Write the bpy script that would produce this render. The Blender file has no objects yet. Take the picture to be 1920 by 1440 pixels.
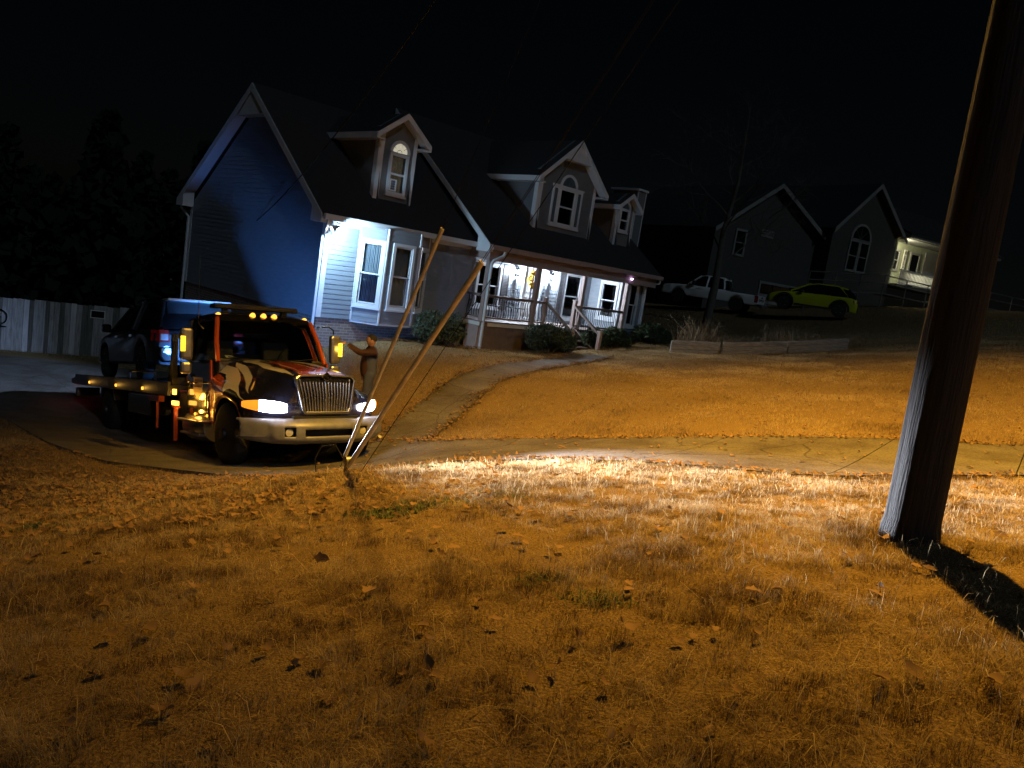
import bpy, bmesh, math, random
import numpy as np
from mathutils import Vector, Matrix

random.seed(7)
RNG = np.random.default_rng(11)
SC = bpy.context.scene
COL = SC.collection

# ------------------------------------------------------------------ camera
PITCH, ROLL, FPX = math.radians(7.98), math.radians(8.8), 1448.0
fwd = Vector((0, math.cos(PITCH), -math.sin(PITCH)))
up0 = Vector((0, math.sin(PITCH), math.cos(PITCH)))
rgt = Vector((1, 0, 0)) * math.cos(ROLL) + up0 * math.sin(ROLL)
upv = up0 * math.cos(ROLL) - Vector((1, 0, 0)) * math.sin(ROLL)
cd = bpy.data.cameras.new('camera')
cam = bpy.data.objects.new('camera', cd)
COL.objects.link(cam)
cam.matrix_world = Matrix(((rgt.x, upv.x, -fwd.x, 0), (rgt.y, upv.y, -fwd.y, 0), (rgt.z, upv.z, -fwd.z, 1.6), (0, 0, 0, 1)))
cd.sensor_width = 36.0
cd.lens = FPX * 36.0 / 1920.0
cd.clip_end = 2000
cd.clip_start = 0.05
SC.camera = cam

# ------------------------------------------------------------------ sky, moon, exposure
SKY_STRENGTH, MOON = 0.0003, 0.20
w = bpy.data.worlds.new('World')
SC.world = w
w.use_nodes = True
nt = w.node_tree
bg = nt.nodes['Background']
sky = nt.nodes.new('ShaderNodeTexSky')
sky.sky_type = 'NISHITA'
sky.sun_disc = False
sky.sun_elevation = math.radians(30)
sky.sun_rotation = math.radians(200)
nt.links.new(sky.outputs[0], bg.inputs[0])
bg.inputs[1].default_value = SKY_STRENGTH
sd = bpy.data.lights.new('moon', 'SUN')
sd.energy = MOON
sd.angle = math.radians(0.5)
sd.color = (.60, .80, 1.0)
so = bpy.data.objects.new('moon', sd)
so.rotation_euler = Vector((-.45, .75, -.6)).to_track_quat('-Z', 'Y').to_euler()
COL.objects.link(so)
SC.view_settings.view_transform = 'Standard'
SC.view_settings.look = 'None'
SC.view_settings.exposure = 0.0
SC.view_settings.gamma = 1.0
SC.view_settings.use_curve_mapping = False
SC.cycles.use_adaptive_sampling = True
SC.cycles.adaptive_threshold = .04
SC.cycles.adaptive_min_samples = 12
SC.cycles.max_bounces = 5
SC.cycles.diffuse_bounces = 2
SC.cycles.glossy_bounces = 3
SC.cycles.transparent_max_bounces = 12
SC.cycles.sample_clamp_indirect = 3.0
SC.cycles.use_denoising = True

# ------------------------------------------------------------------ materials
M = {}


def mat(name, col, rough=.6, metal=0., var=0., vscale=6., bump=0., bscale=40., emit=None, es=0., coat=0., spec=.5,
        stretch=None, col2=None, detail=4):
    m = bpy.data.materials.new(name)
    m.use_nodes = True
    t = m.node_tree
    p = t.nodes['Principled BSDF']
    p.inputs['Base Color'].default_value = (*col, 1)
    p.inputs['Roughness'].default_value = rough
    p.inputs['Metallic'].default_value = metal
    p.inputs['Specular IOR Level'].default_value = spec
    p.inputs['Coat Weight'].default_value = coat
    if emit:
        p.inputs['Emission Color'].default_value = (*emit, 1)
        p.inputs['Emission Strength'].default_value = es
    tc = mp = None
    if var or bump:
        tc = t.nodes.new('ShaderNodeTexCoord')
        mp = t.nodes.new('ShaderNodeMapping')
        t.links.new(tc.outputs['Object'], mp.inputs[0])
        if stretch:
            mp.inputs['Scale'].default_value = stretch
    if var or col2:
        n = t.nodes.new('ShaderNodeTexNoise')
        n.inputs['Scale'].default_value = vscale
        n.inputs['Detail'].default_value = detail
        n.inputs['Roughness'].default_value = .65
        t.links.new(mp.outputs[0], n.inputs['Vector'])
        r = t.nodes.new('ShaderNodeValToRGB')
        r.color_ramp.elements[0].position = .32
        r.color_ramp.elements[1].position = .68
        c2 = col2 or tuple(c * (1 + var) for c in col)
        c1 = col if col2 else tuple(c * (1 - var) for c in col)
        r.color_ramp.elements[0].color = (*c1, 1)
        r.color_ramp.elements[1].color = (*c2, 1)
        t.links.new(n.outputs['Fac'], r.inputs[0])
        t.links.new(r.outputs[0], p.inputs['Base Color'])
    if bump:
        n2 = t.nodes.new('ShaderNodeTexNoise')
        n2.inputs['Scale'].default_value = bscale
        n2.inputs['Detail'].default_value = 5
        t.links.new(mp.outputs[0], n2.inputs['Vector'])
        b = t.nodes.new('ShaderNodeBump')
        b.inputs['Strength'].default_value = bump
        b.inputs['Distance'].default_value = .02
        t.links.new(n2.outputs['Fac'], b.inputs['Height'])
        t.links.new(b.outputs[0], p.inputs['Normal'])
    M[name] = m
    return m


def glass(name, tint=(.8, .85, .9), base=.55):
    """A window pane: mostly see-through, mirror-like at a grazing angle."""
    m = bpy.data.materials.new(name)
    m.use_nodes = True
    t = m.node_tree
    t.nodes.remove(t.nodes['Principled BSDF'])
    out = t.nodes['Material Output']
    tr = t.nodes.new('ShaderNodeBsdfTransparent')
    tr.inputs[0].default_value = (*tint, 1)
    gl = t.nodes.new('ShaderNodeBsdfGlossy')
    gl.inputs['Roughness'].default_value = .03
    fr = t.nodes.new('ShaderNodeFresnel')
    fr.inputs[0].default_value = 1.5
    mx = t.nodes.new('ShaderNodeMixShader')
    t.links.new(fr.outputs[0], mx.inputs[0])
    t.links.new(tr.outputs[0], mx.inputs[1])
    t.links.new(gl.outputs[0], mx.inputs[2])
    t.links.new(mx.outputs[0], out.inputs[0])
    M[name] = m
    return m


def emis(name, col, s):
    return mat(name, tuple(c * .5 for c in col), emit=col, es=s, rough=.3)


# ------------------------------------------------------------------ mesh helpers
class F:
    """A plane frame: s along, t up, d outward."""
    def __init__(self, o, s, n, t=(0, 0, 1)):
        self.o, self.s, self.n, self.t = (np.array(k, float) for k in (o, s, n, t))

    def __call__(self, s, t, d=0.):
        return tuple(self.o + self.s * s + self.t * t + self.n * d)


class MB:
    def __init__(self):
        self.v, self.f, self.m = [], [], []

    def add(self, vs, fs, m=0):
        b = len(self.v)
        self.v += [tuple(map(float, k)) for k in vs]
        self.f += [tuple(i + b for i in f) for f in fs]
        self.m += [m] * len(fs)
        return self

    def hexa(self, p, m=0):
        return self.add(p, [(0, 3, 2, 1), (4, 5, 6, 7), (0, 1, 5, 4), (1, 2, 6, 5), (2, 3, 7, 6), (3, 0, 4, 7)], m)

    def box(self, a, b, m=0):
        (x0, y0, z0), (x1, y1, z1) = a, b
        return self.hexa([(x0, y0, z0), (x1, y0, z0), (x1, y1, z0), (x0, y1, z0), (x0, y0, z1), (x1, y0, z1), (x1, y1, z1), (x0, y1, z1)], m)

    def fbox(self, fr, s0, s1, t0, t1, d0, d1, m=0):
        return self.hexa([fr(s0, t0, d0), fr(s1, t0, d0), fr(s1, t0, d1), fr(s0, t0, d1), fr(s0, t1, d0), fr(s1, t1, d0), fr(s1, t1, d1), fr(s0, t1, d1)], m)

    def prism(self, fr, poly, d0, d1, m=0):
        n = len(poly)
        vs = [fr(s, t, d0) for s, t in poly] + [fr(s, t, d1) for s, t in poly]
        fs = [tuple(range(n)), tuple(range(2 * n - 1, n - 1, -1))] + [(i, (i + 1) % n, (i + 1) % n + n, i + n) for i in range(n)]
        return self.add(vs, fs, m)

    def ring(self, fr, outer, inner, d0, d1, m=0):
        """A frame between two outlines with the same number of points."""
        n = len(outer)
        vs = [fr(s, t, d) for d in (d0, d1) for L in (outer, inner) for s, t in L]
        fs = []
        for i in range(n):
            j = (i + 1) % n
            fs += [(i, j, j + n, i + n), (i + 2 * n, i + 3 * n, j + 3 * n, j + 2 * n), (i, i + 2 * n, j + 2 * n, j), (i + n, j + n, j + 3 * n, i + 3 * n)]
        return self.add(vs, fs, m)

    def fframe(self, fr, s0, s1, t0, t1, w, d0, d1, m=0):
        return self.ring(fr, [(s0, t0), (s1, t0), (s1, t1), (s0, t1)], [(s0 + w, t0 + w), (s1 - w, t0 + w), (s1 - w, t1 - w), (s0 + w, t1 - w)], d0, d1, m)

    def tube(self, pts, r, n=8, cap=True, m=0, flat=None):
        pts = [np.array(p, float) for p in pts]
        k = len(pts)
        rs = r if hasattr(r, '__len__') else [r] * k
        vs, fs = [], []
        ref = None
        for i, p in enumerate(pts):
            d = pts[min(i + 1, k - 1)] - pts[max(i - 1, 0)]
            d = d / (np.linalg.norm(d) + 1e-12)
            if ref is None:
                ref = np.array((0, 0, 1.)) if abs(d[2]) < .9 else np.array((1., 0, 0))
            e1 = np.cross(d, ref)
            e1 = e1 / (np.linalg.norm(e1) + 1e-12)
            e2 = np.cross(e1, d)
            ref = e2
            for j in range(n):
                a = 2 * math.pi * (j + .5) / n
                vs.append(p + rs[i] * (math.cos(a) * e1 + math.sin(a) * e2))
        for i in range(k - 1):
            for j in range(n):
                a, b = i * n + j, i * n + (j + 1) % n
                fs.append((a, b, b + n, a + n))
        if cap:
            fs += [tuple(range(n - 1, -1, -1)), tuple((k - 1) * n + j for j in range(n))]
        return self.add(vs, fs, m)

    def loft(self, secs, closed=True, caps=True, m=0, mf=None):
        n = len(secs[0])
        vs = [p for s in secs for p in s]
        b = len(self.v)
        self.v += [tuple(map(float, k)) for k in vs]
        for i in range(len(secs) - 1):
            for j in range(n if closed else n - 1):
                a, c = i * n + j, i * n + (j + 1) % n
                self.f.append((b + a, b + c, b + c + n, b + a + n))
                self.m.append(mf(i, j) if mf else m)
        if caps:
            self.f += [tuple(b + j for j in range(n - 1, -1, -1)), tuple(b + (len(secs) - 1) * n + j for j in range(n))]
            self.m += [m, m]
        return self

    def lathe(self, prof, fr_o, ax, n=24, m=0, mf=None):
        """prof: (radius, along axis) pairs turned about axis ax through fr_o."""
        ax = np.array(ax, float)
        ax /= np.linalg.norm(ax)
        ref = np.array((0, 0, 1.)) if abs(ax[2]) < .9 else np.array((1., 0, 0))
        e1 = np.cross(ax, ref)
        e1 /= np.linalg.norm(e1)
        e2 = np.cross(ax, e1)
        o = np.array(fr_o, float)
        secs = [[o + ax * h + r * (math.cos(2 * math.pi * j / n) * e1 + math.sin(2 * math.pi * j / n) * e2) for j in range(n)] for r, h in prof]
        return self.loft(secs, True, True, m, mf)

    def mesh(self, name, mats, smooth=None):
        me = bpy.data.meshes.new(name)
        me.from_pydata(self.v, [], self.f)
        for k in (mats if isinstance(mats, (list, tuple)) else [mats]):
            me.materials.append(M[k] if isinstance(k, str) else k)
        if len(me.materials) > 1:
            me.polygons.foreach_set('material_index', self.m)
        bm = bmesh.new()
        bm.from_mesh(me)
        bmesh.ops.recalc_face_normals(bm, faces=bm.faces)
        bm.to_mesh(me)
        bm.free()
        if smooth is not None:
            me.polygons.foreach_set('use_smooth', [True] * len(me.polygons))
            me.set_sharp_from_angle(angle=math.radians(smooth))
        me.update()
        return me

    def build(self, name, mats, parent=None, smooth=None, bevel=0, label=None):
        o = bpy.data.objects.new(name, self.mesh(name, mats, smooth))
        COL.objects.link(o)
        if parent:
            o.parent = parent
        if bevel:
            b = o.modifiers.new('bevel', 'BEVEL')
            b.width = bevel
            b.segments = 2
            b.limit_method = 'ANGLE'
        if label:
            o['label'] = label
        return o


def obj(name, me, parent=None, loc=None):
    o = bpy.data.objects.new(name, me)
    COL.objects.link(o)
    if parent:
        o.parent = parent
    if loc is not None:
        o.location = loc
    return o


def tag(o, label=None, cat=None, group=None, kind=None):
    for k, x in (('label', label), ('category', cat), ('group', group), ('kind', kind)):
        if x:
            o[k] = x
    return o


def empty(name, loc=(0, 0, 0), rz=0., label=None, cat=None, group=None):
    o = bpy.data.objects.new(name, None)
    o.empty_display_size = .1
    COL.objects.link(o)
    o.location = loc
    o.rotation_euler = (0, 0, rz)
    return tag(o, label, cat, group)


def lamp(name, kind, loc, power, col, parent=None, radius=.05, spot=None, blend=.5, aim=None, flat=None):
    """The light of a lit lamp of the place."""
    d = bpy.data.lights.new(name, kind)
    d.energy = power
    d.color = col
    d.shadow_soft_size = radius
    if kind == 'SPOT':
        d.spot_size = spot
        d.spot_blend = blend
    o = bpy.data.objects.new(name, d)
    COL.objects.link(o)
    o.location = loc
    if aim is not None:
        o.rotation_euler = Vector(aim).to_track_quat('-Z', 'Y').to_euler()
    if flat:
        o.scale = (1, flat, 1)
    if parent:
        o.parent = parent
    return o


def arc(cx, cz, r, a0, a1, n):
    return [(cx + r * math.cos(a0 + (a1 - a0) * i / n), cz + r * math.sin(a0 + (a1 - a0) * i / n)) for i in range(n + 1)]


# ------------------------------------------------------------------ palette
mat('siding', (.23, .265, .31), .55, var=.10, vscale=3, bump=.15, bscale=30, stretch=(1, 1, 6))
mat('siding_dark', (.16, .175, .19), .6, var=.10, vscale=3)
mat('trim', (.66, .70, .75), .45, var=.05, vscale=2)
mat('porch_brown', (.20, .15, .135), .6, var=.15, vscale=5, bump=.1, bscale=30)
mat('porch_paint', (.40, .31, .29), .55, var=.1, vscale=5)
mat('shutter', (.06, .06, .065), .5)
mat('roof', (.030, .030, .031), .85, var=.25, vscale=14, bump=.5, bscale=30)
mat('curtain', (.55, .55, .52), .8, var=.08, vscale=3)
mat('room_dark', (.012, .012, .014), .9)
mat('lit_blind', (.75, .72, .6), .8, emit=(.95, .9, .68), es=.42)
mat('lit_curtain', (.5, .42, .3), .8, var=.3, vscale=9, stretch=(6, 6, .4), emit=(.6, .45, .25), es=.06)
mat('iron', (.012, .012, .013), .4, metal=.6)
mat('steel', (.45, .45, .46), .35, metal=1., bump=.05)
mat('galv', (.38, .39, .40), .4, metal=.9, var=.15, vscale=20)
mat('black_plastic', (.012, .012, .013), .5)
mat('concrete', (.085, .070, .052), .9, col2=(.185, .168, .145), var=.22, vscale=1.1, bump=.4, bscale=60, detail=10, spec=.25)
mat('dirt', (.12, .075, .036), 1., col2=(.34, .24, .12), var=.4, vscale=70, bump=1., bscale=90, spec=0., detail=6)
mat('mulch', (.045, .03, .022), .95, var=.5, vscale=16, bump=.8, bscale=40)
mat('door_white', (.62, .62, .62), .45)
mat('white_paint', (.75, .75, .74), .4)
glass('pane_glass')
# ================================================================== terrain
CP=np.array([
(2.38,4.28,.44),(-1.65,7.95,-.72),(.17,2.2,.12),(-1.33,2.2,-.12),(1.5,2.0,.40),(0,0,0),(-3.94,5.98,-1.1),(-3.06,6.9,-1.06),(.14,4.72,-.01),
(.38,8.69,-.49),(2.09,8.23,-.18),(1.2,6.4,.0),(-.6,6.6,-.35),(-7.07,12.36,-2.41),(-10.05,15.04,-2.85),(-12.78,20.32,-3.3),(-16,25.7,-3.5),(-3.75,10.54,-1.80),
(-4.15,11.56,-1.97),(-2.53,12.98,-1.93),(-8.0,15.97,-3.02),(-6.38,17.39,-3.0),(-9.9,19.6,-3.45),(-2.04,9.89,-1.33),(-1.6,12.9,-1.52),(1.83,11.71,-.61),(5.3,10.9,.11),(3.21,8.44,-.13),
(.47,11.77,-.91),(6.87,10.42,.29),(-3.25,17.81,-1.05),(-1.49,19.89,-.60),(1.3,22.91,-.63),(2.02,24.44,-.51),(5.31,29.04,-.11),(1.61,16.34,-.67),(8.71,26.08,.37),(13.8,42.4,1.32),
(11.1,48.4,1.29),(10.3,17.1,1.05),(14.97,25.27,1.81),(8.59,17.02,.56),(25.7,40.7,3.58),(5.1,16.95,.02),(-2.76,14.99,-1.67),
(18,45,2.2),(25,52,3.4),(-5.0,19.0,-1.1),(-7.2,20.6,-2.3),(-11.2,24,-3.2),(-22,22,-3.7),(-25,32,-4),(-14,34,-3.8),(0,40,-.6),(5.5,25.2,-.1),(11,26.7,.75),(5.2,25,-.05),
(-12,5,-2.6),(-9,0,-1.6),(9,3,1.3),(12,8,1.2),(0,-4,-.1),(-20,12,-3.5),(0,60,0),(-30,60,-4),(40,60,4.5),(35,25,4),(60,90,5),(-50,90,-7.5),(0,110,-1),(80,40,6),(-60,20,-6),(40,-5,3),(-40,-5,-4)],float)
def _U(r2): return np.where(r2>1e-12,r2*np.log(np.maximum(r2,1e-12))*.5,0)
NCP=len(CP);K=_U(((CP[:,None,:2]-CP[None,:,:2])**2).sum(-1))+np.eye(NCP)*0.6
Pm=np.c_[np.ones(NCP),CP[:,:2]]
A=np.block([[K,Pm],[Pm.T,np.zeros((3,3))]])
WT=np.linalg.solve(A,np.r_[CP[:,2],0,0,0])
def zt(x,y):
    x=np.asarray(x,float);y=np.asarray(y,float);s=x.shape;x=x.ravel();y=y.ravel()
    out=np.empty_like(x)
    for i in range(0,len(x),20000):
        q=np.c_[x[i:i+20000],y[i:i+20000]]
        out[i:i+20000]=_U(((q[:,None]-CP[None,:,:2])**2).sum(-1))@WT[:NCP]+WT[NCP]+q@WT[NCP+1:]
    return out.reshape(s)


def inpoly(x, y, poly):
    x, y = np.asarray(x, float), np.asarray(y, float)
    r = np.zeros(x.shape, bool)
    for (x0, y0), (x1, y1) in zip(poly, poly[1:] + poly[:1]):
        c = ((y0 > y) != (y1 > y)) & (x < (x1 - x0) * (y - y0) / (y1 - y0 + 1e-12) + x0)
        r ^= c
    return r


DN = [(-22, 19.6), (-17, 19.0), (-13.4, 17.9), (-10.58, 15.83), (-8.0, 13.3), (-6.05, 11.61), (-3.75, 10.5), (-2.6, 10.15), (-.6, 9.45), (1.4, 8.85), (3.5, 8.25), (5.6, 8.35), (8.5, 8.8), (12, 9.3)]
DF = [(-22, 24.0), (-17.5, 24.4), (-14, 24.8), (-10.2, 24.2), (-7.6, 21.6), (-5.6, 18.4), (-2.9, 14.4), (-1.2, 12.85), (1.3, 11.72), (3.3, 11.28), (5.45, 10.78), (7.2, 10.65), (9.2, 10.8), (12.5, 11.2)]
WL = [(-2.38, 13.52), (-2.15, 14.78), (-1.73, 16.04), (-1.23, 17.48), (-.46, 18.83), (.26, 19.95), (.95, 21.8), (1.65, 24.1)]
WR = [(-1.3, 12.96), (-.99, 14.38), (-.62, 15.98), (-.25, 17.28), (.45, 18.5), (1.25, 19.8), (2.0, 21.5), (2.95, 23.6)]
DRIVE = DN + DF[::-1]
WALK = WL + WR[::-1]

HO, HT = np.array((-5.3067, 20.0064, -.2466)), math.radians(47.1)
HU, HV = np.array((math.cos(HT), math.sin(HT))), np.array((-math.sin(HT), math.cos(HT)))


def hw(u, v):
    """House plan position in world x, y."""
    return tuple(HO[:2] + HU * u + HV * v)


HOUSE_FOOT = [hw(*k) for k in ((0, 0), (5.2, 0), (5.2, -.8), (12.45, -.8), (13.9, -.4), (13.9, 9), (0, 9))]
BED = [hw(*k) for k in ((-.2, -.1), (.2, -1.0), (1.5, -1.6), (3.2, -2.2), (4.6, -1.7), (6.3, -2.2), (8.3, -2.0), (8.6, -.6), (9.9, -.6), (10.0, -1.9), (13.2, -1.5), (15.2, -1.2), (15, 1), (12, .5), (5, .5))]


def build_ground():
    xs = np.unique(np.round(np.r_[np.linspace(-400, -60, 12), np.linspace(-60, -12, 40), np.arange(-12, 14, .16), np.linspace(14, 70, 45), np.linspace(70, 400, 12)], 3))
    ys = np.unique(np.round(np.r_[np.linspace(-60, -4, 12), np.arange(-4, 0, .5), np.arange(0, 14, .16), np.arange(14, 32, .3), np.linspace(32, 120, 50), np.linspace(120, 600, 12)], 3))
    X, Y = np.meshgrid(xs, ys)
    Z = zt(np.clip(X, -70, 85), np.clip(Y, -10, 120))
    d = inpoly(X, Y, DRIVE) | inpoly(X, Y, WALK)
    Z = Z - d * .10 + RNG.normal(0, .008, Z.shape) * (~d)
    nx, ny = len(xs), len(ys)
    me = bpy.data.meshes.new('ground')
    me.vertices.add(nx * ny)
    me.vertices.foreach_set('co', np.stack([X, Y, Z], -1).ravel())
    i = (np.arange(ny - 1)[:, None] * nx + np.arange(nx - 1)[None]).ravel()
    q = np.stack([i, i + 1, i + nx + 1, i + nx], -1)
    me.loops.add(q.size)
    me.loops.foreach_set('vertex_index', q.ravel())
    me.polygons.add(len(q))
    me.polygons.foreach_set('loop_start', np.arange(len(q)) * 4)
    me.polygons.foreach_set('use_smooth', np.ones(len(q), bool))
    me.update()
    me.validate()
    me.materials.append(M['dirt'])
    tag(obj('ground', me), kind='structure')


build_ground()


def slabs(name, A, B, matname, rise, parts, gap=.014, nsub=10, skew=None):
    root = empty(name)
    tag(root, kind='structure')
    for k in range(len(A) - 1):
        a0, a1, b0, b1 = (np.array(p, float) for p in (A[k], A[k + 1], B[k], B[k + 1]))
        L = np.linalg.norm((a1 + b1 - a0 - b0) / 2)
        e = gap / L / 2
        us = np.linspace(e, 1 - e, max(4, int(L / .22)))
        n = nsub
        vs, fs = [], []
        top = []
        for u in us:
            pa, pb = a0 + (a1 - a0) * u, b0 + (b1 - b0) * u
            top.append([pa + (pb - pa) * (j / n) for j in range(n + 1)])
        top = np.array(top)
        zz = zt(top[..., 0], top[..., 1]) + rise
        P = np.concatenate([top, zz[..., None]], -1)
        edge = np.zeros(P.shape[:2], bool)
        edge[0] = edge[-1] = True
        edge[:, 0] = edge[:, -1] = True
        R, Cn = P.shape[:2]
        vs = [tuple(p) for p in P.reshape(-1, 3)]
        for r in range(R - 1):
            for c in range(Cn - 1):
                fs.append((r * Cn + c, r * Cn + c + 1, (r + 1) * Cn + c + 1, (r + 1) * Cn + c))
        loop = [r * Cn for r in range(R)] + [(R - 1) * Cn + c for c in range(1, Cn)] + [r * Cn + Cn - 1 for r in range(R - 2, -1, -1)] + [c for c in range(Cn - 2, 0, -1)]
        b = len(vs)
        vs += [(vs[i][0], vs[i][1], vs[i][2] - .16) for i in loop]
        m_ = len(loop)
        fs += [(loop[i], loop[(i + 1) % m_], b + (i + 1) % m_, b + i) for i in range(m_)]
        MB().add(vs, fs).build(parts, matname, root, smooth=40)
    return root


def concrete_cracks():
    """Fine wandering cracks and speckle in the old concrete."""
    t = M['concrete'].node_tree
    p = t.nodes['Principled BSDF']
    src = p.inputs['Base Color'].links[0].from_socket
    tc = t.nodes.new('ShaderNodeTexCoord')
    ns = t.nodes.new('ShaderNodeTexNoise')
    ns.inputs['Scale'].default_value = 1.4
    ns.inputs['Detail'].default_value = 5
    t.links.new(tc.outputs['Object'], ns.inputs['Vector'])
    mx = t.nodes.new('ShaderNodeMixRGB')
    mx.inputs[0].default_value = .22
    t.links.new(tc.outputs['Object'], mx.inputs[1])
    t.links.new(ns.outputs['Color'], mx.inputs[2])
    vo = t.nodes.new('ShaderNodeTexVoronoi')
    vo.feature = 'DISTANCE_TO_EDGE'
    vo.inputs['Scale'].default_value = .62
    t.links.new(mx.outputs[0], vo.inputs['Vector'])
    rp = t.nodes.new('ShaderNodeValToRGB')
    rp.color_ramp.elements[0].position = .0
    rp.color_ramp.elements[0].color = (.35, .33, .30, 1)
    rp.color_ramp.elements[1].position = .006
    rp.color_ramp.elements[1].color = (1, 1, 1, 1)
    t.links.new(vo.outputs['Distance'], rp.inputs[0])
    sp = t.nodes.new('ShaderNodeTexNoise')
    sp.inputs['Scale'].default_value = 38
    sp.inputs['Detail'].default_value = 3
    t.links.new(tc.outputs['Object'], sp.inputs['Vector'])
    r2 = t.nodes.new('ShaderNodeValToRGB')
    r2.color_ramp.elements[0].position = .36
    r2.color_ramp.elements[0].color = (.62, .60, .57, 1)
    r2.color_ramp.elements[1].position = .58
    r2.color_ramp.elements[1].color = (1, 1, 1, 1)
    t.links.new(sp.outputs['Fac'], r2.inputs[0])
    m1, m2 = t.nodes.new('ShaderNodeMixRGB'), t.nodes.new('ShaderNodeMixRGB')
    for m_ in (m1, m2):
        m_.blend_type = 'MULTIPLY'
        m_.inputs[0].default_value = 1
    t.links.new(src, m1.inputs[1])
    t.links.new(rp.outputs[0], m1.inputs[2])
    t.links.new(m1.outputs[0], m2.inputs[1])
    t.links.new(r2.outputs[0], m2.inputs[2])
    t.links.new(m2.outputs[0], p.inputs['Base Color'])


concrete_cracks()
slabs('driveway', DN, DF, 'concrete', .03, 'slab')
slabs('walkway', WL, WR, 'concrete', .025, 'slab', nsub=5)
# ================================================================== the grey-blue house
HOUSE = empty('house', tuple(HO), HT, 'blue-grey house with white trim, three roof dormers and a lit front porch', 'house')
FR = F((0, 0, 0), (1, 0, 0), (0, -1, 0))          # front: s = u, t = z, d towards the street
GB = F((0, 0, 0), (0, 1, 0), (-1, 0, 0))          # gable end: s = v


def at_v(v):
    return F((0, v, 0), (1, 0, 0), (0, -1, 0))


def at_u(u):
    return F((u, 0, 0), (0, 1, 0), (-1, 0, 0))


def wall_cells(s0, s1, t0, t1, ops):
    """Rectangles that fill a wall round its openings."""
    xs = sorted({s0, s1, *[min(max(o[0], s0), s1) for o in ops], *[min(max(o[1], s0), s1) for o in ops]})
    out = []
    for a, b in zip(xs, xs[1:]):
        cuts = sorted([(o[2], o[3]) for o in ops if o[0] < b - 1e-6 and o[1] > a + 1e-6])
        t = t0
        for c, d in cuts:
            if c > t + 1e-6:
                out.append((a, b, t, c))
            t = max(t, d)
        if t < t1 - 1e-6:
            out.append((a, b, t, t1))
    return out


def wall(fr, s0, s1, t0, t1, ops, parent, matname='siding', thick=.14, boards=True, expo=.127, top=None, parent_name='wall'):
    mb = MB()
    for a, b, c, d in wall_cells(s0, s1, t0, t1, ops):
        mb.fbox(fr, a, b, c, d, -thick, 0)
    w_ = mb.build(parent_name, matname, parent)
    if boards:
        clap(fr, s0, s1, t0, t1, ops, w_, matname, expo)
    return w_


def clap(fr, s0, s1, t0, t1, ops, parent, matname='siding', expo=.127, lim=None):
    t = t0
    while t < t1 - .02:
        te = min(t + expo, t1)
        a, b = (s0, s1) if lim is None else lim((t + te) / 2)
        cuts = sorted([(o[0], o[1]) for o in ops if o[2] < te - .03 and o[3] > t + .03])
        x = a
        iv = []
        for c, d in cuts:
            if c > x + .02:
                iv.append((x, min(c, b)))
            x = max(x, d)
        if x < b - .02:
            iv.append((x, b))
        for c, d in iv:
            j = random.uniform(-.0015, .0015)
            mb = MB().hexa([fr(c, t, .001), fr(d, t, .001), fr(d, t, .020 + j), fr(c, t, .020 + j), fr(c, te + .004, .001), fr(d, te + .004, .001), fr(d, te + .004, .006), fr(c, te + .004, .006)])
            mb.build('clapboard', matname, parent)
        t += expo


def folds(fr, s0, s1, t0, t1, d, amp=.02, n=40, k=9):
    vs, fs = [], []
    for i in range(n + 1):
        s = s0 + (s1 - s0) * i / n
        dd = d + amp * math.sin(i / n * k * 6.28) + amp * .5 * math.sin(i / n * k * 2.3 + 1)
        vs += [fr(s, t0, dd), fr(s, t1, dd)]
        if i:
            b = 2 * (i - 1)
            fs.append((b, b + 2, b + 3, b + 1))
    return MB().add(vs, fs)


def window(fr, s0, s1, t0, t1, parent, rail=.5, casing=.09, curtains=((0, 1),), curtain_mat='curtain', label=None, proud=.045):
    """Casing outer size s0..s1, t0..t1; a double-hung sash pair behind it."""
    mb = MB()
    mb.fframe(fr, s0, s1, t0, t1, casing, .0, proud)
    mb.fbox(fr, s0 - .03, s1 + .03, t0 - .05, t0 - .001, 0, proud + .03)
    a, b, c, d = s0 + casing, s1 - casing, t0 + casing, t1 - casing
    mid = c + (d - c) * rail
    mb.fframe(fr, a + .001, b - .001, mid - .02, d - .001, .04, -.04, .012)
    mb.fframe(fr, a + .001, b - .001, c + .001, mid + .02, .04, -.085, -.042)
    w_ = mb.build('window', 'trim', parent, label=label)
    MB().fbox(fr, a + .04, b - .04, mid + .02, d - .04, -.02, -.015).build('pane', 'pane_glass', w_)
    MB().fbox(fr, a + .04, b - .04, c + .04, mid - .02, -.066, -.061).build('pane', 'pane_glass', w_)
    for (p, q) in curtains:
        folds(fr, a + (b - a) * p, a + (b - a) * q, c, d, -.16, k=4 + 8 * (q - p)).build('curtain', curtain_mat, w_, smooth=60)
    MB().fbox(fr, a - .1, b + .1, c - .1, d + .1, -.7, -.69).build('room_backing', 'room_dark', w_)
    return w_


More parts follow.
